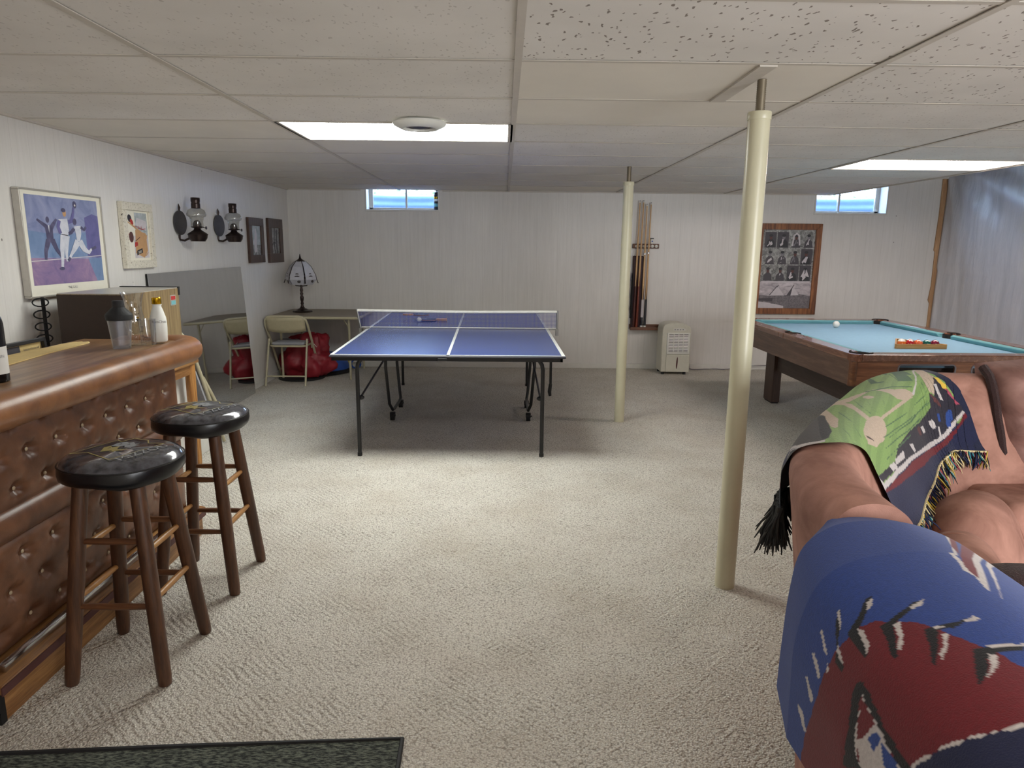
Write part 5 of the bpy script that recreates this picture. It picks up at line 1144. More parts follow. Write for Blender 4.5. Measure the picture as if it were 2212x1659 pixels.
cc = pillow((1.55, 2.09, .465), Rz(48) @ Rx(-24) @ Ry(10), (.24, .115, .175), 'corner_cushion', 'suede', parent=t)
SEAM[0](Matrix.Translation((1.55, 2.09, .465)) @ Rz(48) @ Rx(-24) @ Ry(10), (.24, .115, .175)).done('seam', 'suede', cc)
sc_ = pillow((1.26, 1.71, .475), Rz(60) @ Rx(-18), (.22, .105, .17), 'side_cushion', 'suede', parent=t)
SEAM[0](Matrix.Translation((1.26, 1.71, .475)) @ Rz(60) @ Rx(-18), (.22, .105, .17)).done('seam', 'suede', sc_)
t2 = pillow((1.27, 1.44, .535), Rz(-14) @ Rx(8) @ Ry(4), (.26, .10, .165), 'plush_pillow', 'plush', label='dark brown plush cushion on the sofa seat beside the blue blanket', cat='cushion')
# ------------------------------------------------------------------ blankets (patterned per face)
def paintable(name, b, fn, base_rough=.95, parent=None, fuzz=.4, scale=500, **k):
    n = NT(name+'_cloth'); a = n.new('Attribute'); a.attribute_name = 'weave'; v = n.noise(n.co(), 160, 3)
    c = n.mix(n.ramp(v, [(.3, (0, 0, 0, 1)), (.75, (.22, .22, .22, 1))]), a.outputs['Color'], (0, 0, 0, 1)); n.base(c); n.set(Roughness=base_rough, Sheen_Weight=.12); n.bump(n.noise(n.co(), scale, 2), fuzz, .003)
    o = b.done(name, n.m, parent, auto=180, recalc=False, **k); me = o.data
    at = me.color_attributes.new('weave', 'FLOAT_COLOR', 'POINT')
    for i, v in enumerate(me.vertices): at.data[i].color = fn(i)
    return o
def inside(p, poly):
    x, y = p; r = False; j = len(poly)-1
    for i in range(len(poly)):
        xi, yi = poly[i]; xj, yj = poly[j]
        if (yi > y) != (yj > y) and x < (xj-xi)*(y-yi)/(yj-yi)+xi: r = not r
        j = i
    return r
def lerp_prof(P, s):        # P polyline of tuples, s in 0..1 by index
    f = s*(len(P)-1); i = min(int(f), len(P)-2); f -= i; return tuple(a+(b_-a)*f for a, b_ in zip(P[i], P[i+1]))
def smooth_poly(P, n): return [tuple(p) for p in cat_rom([Vector((a, b_, 0)) for a, b_ in P], n)]
# --- blue blanket over the near recliner: stations (y, section in x,z)
BST = [(1.285, [(.600, .60), (.600, .68), (.602, .76), (.610, .828), (.635, .864), (.66, .887), (.735, .888), (.81, .868), (.885, .825), (.96, .76), (1.04, .68), (1.12, .60)]),
 (1.20, [(.535, .57), (.537, .67), (.542, .77), (.556, .85), (.597, .893), (.65, .912), (.73, .912), (.81, .888), (.89, .845), (.965, .78), (1.04, .70), (1.12, .61)]),
 (1.05, [(.494, .575), (.492, .66), (.492, .76), (.515, .85), (.56, .898), (.635, .918), (.72, .918), (.80, .895), (.88, .85), (.955, .785), (1.03, .71), (1.11, .62)]),
 (.85, [(.485, .60), (.480, .67), (.48, .75), (.505, .845), (.555, .892), (.63, .912), (.715, .912), (.795, .888), (.87, .845), (.945, .78), (1.02, .70), (1.10, .62)]),
 (.60, [(.485, .60), (.480, .67), (.48, .75), (.505, .84), (.555, .885), (.63, .902), (.715, .9), (.79, .877), (.865, .835), (.94, .77), (1.01, .70), (1.09, .62)])]
def blue_pt(s, v, off=0.0):
    f = v*(len(BST)-1); i = min(int(f), len(BST)-2); f -= i
    a, c_ = lerp_prof(BSS[i][1], s), lerp_prof(BSS[i+1][1], s); y = BST[i][0]+(BST[i+1][0]-BST[i][0])*f
    x = a[0]+(c_[0]-a[0])*f; z = a[1]+(c_[1]-a[1])*f
    z += .0015*sin(s*19+v*7)+off; return (x, y, z)
BSS = [(y, smooth_poly(P, 6)) for y, P in BST]
# --- woven ball park blanket over the corner of the sofa back
def sst(x, a, b_): x = min(1, max(0, (x-a)/(b_-a))); return x*x*(3-2*x)
def ridge_at(t_):
    f = t_*(len(ridge)-1); i = min(int(f), len(ridge)-2); f -= i; a, c_ = ridge[i], ridge[i+1]; i0, i1 = max(i-1, 0), min(i+2, len(ridge)-1)
    p = a.lerp(c_, f); d = (ridge[i1]-ridge[i0]).normalized(); return p, Vector((d.y, -d.x, 0))
def green_prof(t_, v):
    H = hz(t_)-.006; g = .014; lo = .765-.0*v
    P = [(-.092, lo), (-.096, .81), (-.097, .85), (-.092, H-.05), (-.07, H-.008), (-.03, H+.014), (.015, H+.017), (.055, H+.004), (.088, H-.032), (.115, H-.11), (.155, H-.215), (.185+.02*sin(pi*v), H-.285+.03*v-.05*sin(pi*min(1, v*1.1)))]
    return P
GN = {}
def green_pt(s, v, off=0.0):
    t0 = .225+.17*sst(s, .45, 1); t1 = .77+.075*sst(s, .45, 1); t_ = t0+(t1-t0)*v; p, nn = ridge_at(t_); key = round(t_, 4)
    if key not in GN: GN[key] = smooth_poly(green_prof(t_, v), 5)
    o, z = lerp_prof(GN[key], s)[:2]; w = .004*sin(v*22+s*5)*max(0, s-.55)*2
    if s < .3: w -= .012*sin(v*17)*(.3-s)*2
    q = p+nn*(o+w+off); return (q.x, q.y, z)
BLUE={'red0': [(0.0, 0.608), (0.0, 0.592), (0.0, 0.579), (0.021, 0.579), (0.042, 0.588), (0.054, 0.588), (0.067, 0.592), (0.083, 0.6), (0.1, 0.608), (0.121, 0.621), (0.129, 0.621), (0.146, 0.629), (0.162, 0.638), (0.175, 0.638), (0.188, 0.642), (0.2, 0.642), (0.212, 0.646), (0.225, 0.65), (0.238, 0.65), (0.25, 0.658), (0.262, 0.662), (0.275, 0.667), (0.288, 0.667), (0.3, 0.667), (0.312, 0.675), (0.325, 0.679), (0.338, 0.683), (0.346, 0.696), (0.358, 0.704), (0.367, 0.712), (0.379, 0.721), (0.388, 0.729), (0.396, 0.742), (0.4, 0.754), (0.408, 0.762), (0.412, 0.771), (0.417, 0.779), (0.421, 0.783), (0.425, 0.792), (0.429, 0.796), (0.433, 0.804), (0.438, 0.808), (0.442, 0.817), (0.446, 0.821), (0.45, 0.829), (0.45, 0.838), (0.454, 0.846), (0.458, 0.85), (0.458, 0.858), (0.462, 0.862), (0.467, 0.871), (0.467, 0.879), (0.471, 0.883), (0.475, 0.888), (0.475, 0.896), (0.479, 0.9), (0.475, 0.908), (0.475, 0.917), (0.475, 0.921), (0.475, 0.929), (0.471, 0.938), (0.475, 0.942), (0.471, 0.95), (0.483, 0.938), (0.475, 0.938), (0.467, 0.938), (0.454, 0.942), (0.446, 0.942), (0.442, 0.942), (0.433, 0.942), (0.425, 0.942), (0.417, 0.942), (0.408, 0.942), (0.404, 0.938), (0.396, 0.938), (0.388, 0.938), (0.379, 0.933), (0.371, 0.933), (0.358, 0.933), (0.35, 0.929), (0.342, 0.929), (0.333, 0.925), (0.321, 0.921), (0.312, 0.921), (0.304, 0.917), (0.296, 0.912), (0.283, 0.908), (0.275, 0.904), (0.267, 0.904), (0.254, 0.896), (0.246, 0.892), (0.233, 0.883), (0.225, 0.883), (0.217, 0.883), (0.204, 0.879), (0.196, 0.871), (0.192, 0.862), (0.179, 0.85), (0.171, 0.842), (0.158, 0.825), (0.146, 0.812), (0.133, 0.8), (0.121, 0.783), (0.104, 0.767), (0.083, 0.746), (0.071, 0.725), (0.054, 0.696), (0.033, 0.667), (0.012, 0.638), (0.0, 0.621)], 'white_p': [(0.388, 0.933), (0.379, 0.933), (0.371, 0.933), (0.358, 0.933), (0.35, 0.929), (0.342, 0.929), (0.333, 0.925), (0.321, 0.921), (0.312, 0.921), (0.304, 0.917), (0.296, 0.912), (0.283, 0.908), (0.275, 0.904), (0.267, 0.904), (0.258, 0.9), (0.25, 0.892), (0.242, 0.888), (0.233, 0.883), (0.225, 0.883), (0.217, 0.879), (0.208, 0.879), (0.212, 0.883), (0.225, 0.888), (0.233, 0.888), (0.246, 0.896), (0.254, 0.9), (0.267, 0.904), (0.275, 0.908), (0.283, 0.912), (0.292, 0.917), (0.304, 0.921), (0.312, 0.921), (0.321, 0.925), (0.329, 0.929), (0.342, 0.929), (0.35, 0.933), (0.358, 0.933), (0.367, 0.938), (0.375, 0.938), (0.383, 0.938), (0.392, 0.942), (0.4, 0.942), (0.408, 0.942), (0.417, 0.942), (0.425, 0.942), (0.433, 0.942), (0.442, 0.942), (0.446, 0.942), (0.454, 0.942), (0.462, 0.942), (0.475, 0.938), (0.483, 0.938), (0.488, 0.933), (0.475, 0.938), (0.467, 0.938), (0.458, 0.938), (0.45, 0.938), (0.442, 0.938), (0.433, 0.938), (0.429, 0.938), (0.421, 0.938), (0.412, 0.938), (0.404, 0.938), (0.396, 0.938)], 'navy_p': [(0.383, 0.938), (0.375, 0.938), (0.367, 0.938), (0.358, 0.933), (0.35, 0.933), (0.342, 0.929), (0.329, 0.929), (0.321, 0.925), (0.312, 0.921), (0.304, 0.921), (0.292, 0.917), (0.283, 0.912), (0.275, 0.908), (0.267, 0.904), (0.254, 0.9), (0.246, 0.896), (0.233, 0.888), (0.225, 0.888), (0.212, 0.883), (0.208, 0.892), (0.2, 0.892), (0.196, 0.896), (0.188, 0.9), (0.183, 0.904), (0.175, 0.904), (0.167, 0.908), (0.158, 0.908), (0.15, 0.912), (0.142, 0.912), (0.129, 0.912), (0.121, 0.917), (0.121, 0.921), (0.1, 0.917), (0.088, 0.917), (0.083, 0.921), (0.071, 0.921), (0.062, 0.921), (0.075, 0.933), (0.092, 0.946), (0.121, 0.962), (0.121, 0.967), (0.138, 0.979), (0.15, 0.988), (0.158, 0.996), (0.167, 1.0), (0.167, 1.0), (0.171, 1.0), (0.175, 1.0), (0.175, 1.0), (0.179, 1.0), (0.183, 1.0), (0.188, 1.0), (0.188, 1.0), (0.192, 1.0), (0.196, 1.0), (0.2, 1.0), (0.2, 1.0), (0.204, 1.0), (0.208, 1.0), (0.208, 1.0), (0.217, 1.0), (0.221, 1.0), (0.221, 1.0), (0.229, 1.0), (0.233, 1.0), (0.238, 1.0), (0.388, 1.0), (0.412, 1.0), (0.421, 1.0), (0.433, 1.0), (0.446, 1.0), (0.458, 1.0), (0.467, 1.0), (0.479, 1.0), (0.475, 1.0), (0.475, 1.0), (0.471, 1.0), (0.467, 1.0), (0.467, 1.0), (0.462, 1.0), (0.462, 1.0), (0.462, 1.0), (0.458, 1.0), (0.458, 1.0), (0.454, 1.0), (0.454, 1.0), (0.45, 1.0), (0.45, 1.0), (0.45, 1.0), (0.446, 1.0), (0.446, 1.0), (0.442, 1.0), (0.442, 1.0), (0.442, 1.0), (0.438, 1.0), (0.438, 1.0), (0.446, 0.992), (0.45, 0.983), (0.458, 0.975), (0.462, 0.967), (0.467, 0.958), (0.475, 0.95), (0.483, 0.938), (0.475, 0.938), (0.462, 0.942), (0.454, 0.942), (0.446, 0.942), (0.442, 0.942), (0.433, 0.942), (0.425, 0.942), (0.417, 0.942), (0.408, 0.942), (0.4, 0.942), (0.392, 0.942)], 'black1': [(0.242, 0.742), (0.25, 0.754), (0.246, 0.762), (0.246, 0.775), (0.242, 0.783), (0.242, 0.792), (0.238, 0.8), (0.238, 0.808), (0.233, 0.817), (0.233, 0.825), (0.233, 0.833), (0.233, 0.846), (0.229, 0.85), (0.229, 0.858), (0.229, 0.867), (0.229, 0.875), (0.229, 0.883), (0.225, 0.892), (0.225, 0.9), (0.225, 0.908), (0.225, 0.917), (0.217, 0.904), (0.208, 0.896), (0.2, 0.883), (0.204, 0.879), (0.212, 0.875), (0.217, 0.871), (0.217, 0.862), (0.217, 0.854), (0.221, 0.846), (0.221, 0.838), (0.221, 0.829), (0.225, 0.821), (0.225, 0.812), (0.229, 0.804), (0.229, 0.792), (0.233, 0.783), (0.233, 0.771), (0.238, 0.762), (0.225, 0.762), (0.217, 0.767), (0.208, 0.771), (0.2, 0.771), (0.188, 0.775), (0.179, 0.779), (0.171, 0.783), (0.162, 0.792), (0.158, 0.804), (0.138, 0.783), (0.121, 0.762), (0.129, 0.758), (0.146, 0.762), (0.154, 0.758), (0.167, 0.758), (0.179, 0.758), (0.188, 0.758), (0.196, 0.754), (0.204, 0.754), (0.212, 0.75), (0.217, 0.746), (0.225, 0.742), (0.233, 0.742)], 'white1': [(0.238, 0.762), (0.229, 0.767), (0.217, 0.767), (0.208, 0.771), (0.2, 0.771), (0.188, 0.775), (0.179, 0.779), (0.171, 0.783), (0.162, 0.792), (0.158, 0.804), (0.154, 0.812), (0.15, 0.821), (0.146, 0.829), (0.162, 0.846), (0.175, 0.858), (0.188, 0.871), (0.196, 0.879), (0.204, 0.892), (0.217, 0.904), (0.217, 0.896), (0.217, 0.888), (0.217, 0.879), (0.217, 0.871), (0.217, 0.858), (0.217, 0.85), (0.221, 0.842), (0.221, 0.833), (0.225, 0.825), (0.225, 0.812), (0.229, 0.804), (0.229, 0.792), (0.233, 0.783), (0.233, 0.771)], 'red1': [(0.233, 0.762), (0.225, 0.767), (0.217, 0.771), (0.208, 0.771), (0.2, 0.775), (0.192, 0.779), (0.183, 0.779), (0.192, 0.788), (0.204, 0.796), (0.217, 0.8), (0.225, 0.804), (0.229, 0.796), (0.229, 0.783), (0.233, 0.775)], 'blue1': [(0.204, 0.8), (0.221, 0.812), (0.221, 0.821), (0.217, 0.825), (0.217, 0.838), (0.217, 0.85), (0.217, 0.858), (0.212, 0.867), (0.212, 0.879), (0.212, 0.892), (0.204, 0.879), (0.196, 0.871), (0.183, 0.858), (0.188, 0.85), (0.196, 0.85), (0.2, 0.842), (0.204, 0.838), (0.208, 0.833), (0.217, 0.825), (0.208, 0.821), (0.196, 0.821), (0.2, 0.812)], 'red2': [(0.179, 0.783), (0.171, 0.788), (0.162, 0.792), (0.162, 0.8), (0.167, 0.796), (0.175, 0.792)], 'black_a': [(0.346, 0.7), (0.358, 0.696), (0.371, 0.692), (0.383, 0.688), (0.396, 0.683), (0.408, 0.675), (0.421, 0.675), (0.404, 0.688), (0.392, 0.696), (0.375, 0.704), (0.354, 0.712), (0.346, 0.729), (0.338, 0.746), (0.329, 0.758), (0.321, 0.771), (0.312, 0.771), (0.317, 0.754), (0.325, 0.738), (0.329, 0.721), (0.333, 0.7)], 'white_a': [(0.4, 0.683), (0.412, 0.679), (0.429, 0.671), (0.417, 0.688), (0.4, 0.692)], 'white_b': [(0.354, 0.712), (0.367, 0.712), (0.358, 0.733), (0.354, 0.746), (0.342, 0.758), (0.333, 0.767), (0.329, 0.762), (0.346, 0.742)], 'black_c': [(0.275, 0.658), (0.292, 0.654), (0.308, 0.65), (0.321, 0.642), (0.333, 0.633), (0.346, 0.621), (0.362, 0.621), (0.35, 0.638), (0.333, 0.65), (0.317, 0.662), (0.3, 0.671), (0.296, 0.692), (0.288, 0.712), (0.283, 0.729), (0.275, 0.729), (0.275, 0.712), (0.275, 0.696), (0.275, 0.679)], 'white_c': [(0.346, 0.629), (0.362, 0.625), (0.35, 0.642), (0.333, 0.65)], 'white_d': [(0.296, 0.667), (0.304, 0.683), (0.3, 0.7), (0.296, 0.717), (0.279, 0.729), (0.288, 0.708), (0.292, 0.688)], 'black_e': [(0.25, 0.642), (0.258, 0.629), (0.271, 0.612), (0.288, 0.6), (0.292, 0.604), (0.279, 0.621), (0.271, 0.633), (0.258, 0.642), (0.25, 0.65), (0.246, 0.667), (0.242, 0.679), (0.238, 0.692), (0.229, 0.692), (0.229, 0.662), (0.242, 0.654)], 'white_e': [(0.283, 0.6), (0.292, 0.6), (0.279, 0.625), (0.267, 0.638), (0.275, 0.621)], 'white_f': [(0.25, 0.65), (0.246, 0.667), (0.242, 0.679), (0.238, 0.688), (0.238, 0.671), (0.242, 0.654)], 'black_g': [(0.388, 0.75), (0.4, 0.75), (0.412, 0.75), (0.425, 0.75), (0.438, 0.75), (0.45, 0.746), (0.462, 0.742), (0.446, 0.754), (0.425, 0.762), (0.417, 0.758), (0.404, 0.758), (0.392, 0.775), (0.383, 0.788), (0.375, 0.796), (0.367, 0.804), (0.354, 0.817), (0.358, 0.804), (0.367, 0.792), (0.375, 0.779), (0.379, 0.767)], 'white_g': [(0.446, 0.75), (0.458, 0.746), (0.471, 0.738), (0.475, 0.75), (0.458, 0.754)], 'white_h': [(0.404, 0.767), (0.412, 0.771), (0.4, 0.783), (0.392, 0.796), (0.379, 0.804), (0.371, 0.812), (0.375, 0.8), (0.392, 0.788)], 'white_h2': [(0.4, 0.75), (0.408, 0.75), (0.417, 0.754), (0.404, 0.758)], 'black_i': [(0.421, 0.808), (0.433, 0.808), (0.442, 0.808), (0.45, 0.812), (0.458, 0.812), (0.471, 0.812), (0.479, 0.812), (0.488, 0.812), (0.483, 0.821), (0.475, 0.821), (0.462, 0.821), (0.454, 0.821), (0.446, 0.821), (0.425, 0.829), (0.417, 0.842), (0.404, 0.854), (0.392, 0.862), (0.383, 0.867), (0.392, 0.85), (0.4, 0.838), (0.412, 0.821)], 'white_i': [(0.438, 0.804), (0.446, 0.804), (0.458, 0.804), (0.467, 0.804), (0.475, 0.804), (0.483, 0.808), (0.496, 0.804), (0.488, 0.812), (0.479, 0.812), (0.467, 0.812), (0.458, 0.812), (0.446, 0.812)], 'white_j': [(0.433, 0.821), (0.442, 0.825), (0.433, 0.838), (0.425, 0.846), (0.412, 0.854), (0.396, 0.862), (0.4, 0.858), (0.417, 0.846)], 'white_k0': [(0.238, 0.579), (0.242, 0.588), (0.233, 0.608), (0.229, 0.621), (0.225, 0.633), (0.221, 0.625), (0.225, 0.612), (0.229, 0.604), (0.233, 0.592)], 'white_k1': [(0.2, 0.579), (0.204, 0.588), (0.2, 0.608), (0.196, 0.621), (0.188, 0.633), (0.183, 0.625), (0.188, 0.612), (0.192, 0.6), (0.196, 0.588)], 'white_k2': [(0.158, 0.575), (0.162, 0.583), (0.154, 0.6), (0.15, 0.617), (0.142, 0.621), (0.133, 0.608), (0.142, 0.596), (0.15, 0.588)], 'white_k3': [(0.096, 0.546), (0.1, 0.554), (0.096, 0.579), (0.083, 0.588), (0.075, 0.6), (0.071, 0.588), (0.075, 0.575), (0.083, 0.567), (0.088, 0.554)], 'white_k4': [(0.217, 0.638), (0.212, 0.654), (0.204, 0.65)], 'white_s': [(0.562, 0.488), (0.571, 0.488), (0.567, 0.521), (0.562, 0.546), (0.562, 0.567), (0.817, 0.004), (0.829, 0.012), (0.838, 0.033), (0.85, 0.038), (0.858, 0.058), (0.867, 0.079), (0.879, 0.088), (0.888, 0.112), (0.892, 0.075), (0.883, 0.05), (0.542, 0.688), (0.867, 0.004), (0.542, 0.654), (0.542, 0.638), (0.546, 0.617), (0.55, 0.596), (0.546, 0.583), (0.542, 0.575), (0.554, 0.538), (0.558, 0.512)], 'red_s': [(0.558, 0.55), (0.796, 0.004), (0.8, 0.046), (0.812, 0.058), (0.825, 0.075), (0.838, 0.088), (0.85, 0.104), (0.862, 0.117), (0.871, 0.146), (0.883, 0.121), (0.875, 0.104), (0.867, 0.092), (0.862, 0.058), (0.854, 0.046), (0.846, 0.025), (0.838, 0.004), (0.554, 0.604), (0.554, 0.588), (0.554, 0.571)], 'white_t': [(0.725, 0.038), (0.733, 0.038), (0.575, 0.5), (0.567, 0.504)], 'red_t': [(0.6, 0.408), (0.583, 0.488), (0.771, 0.004), (0.754, 0.008)]}
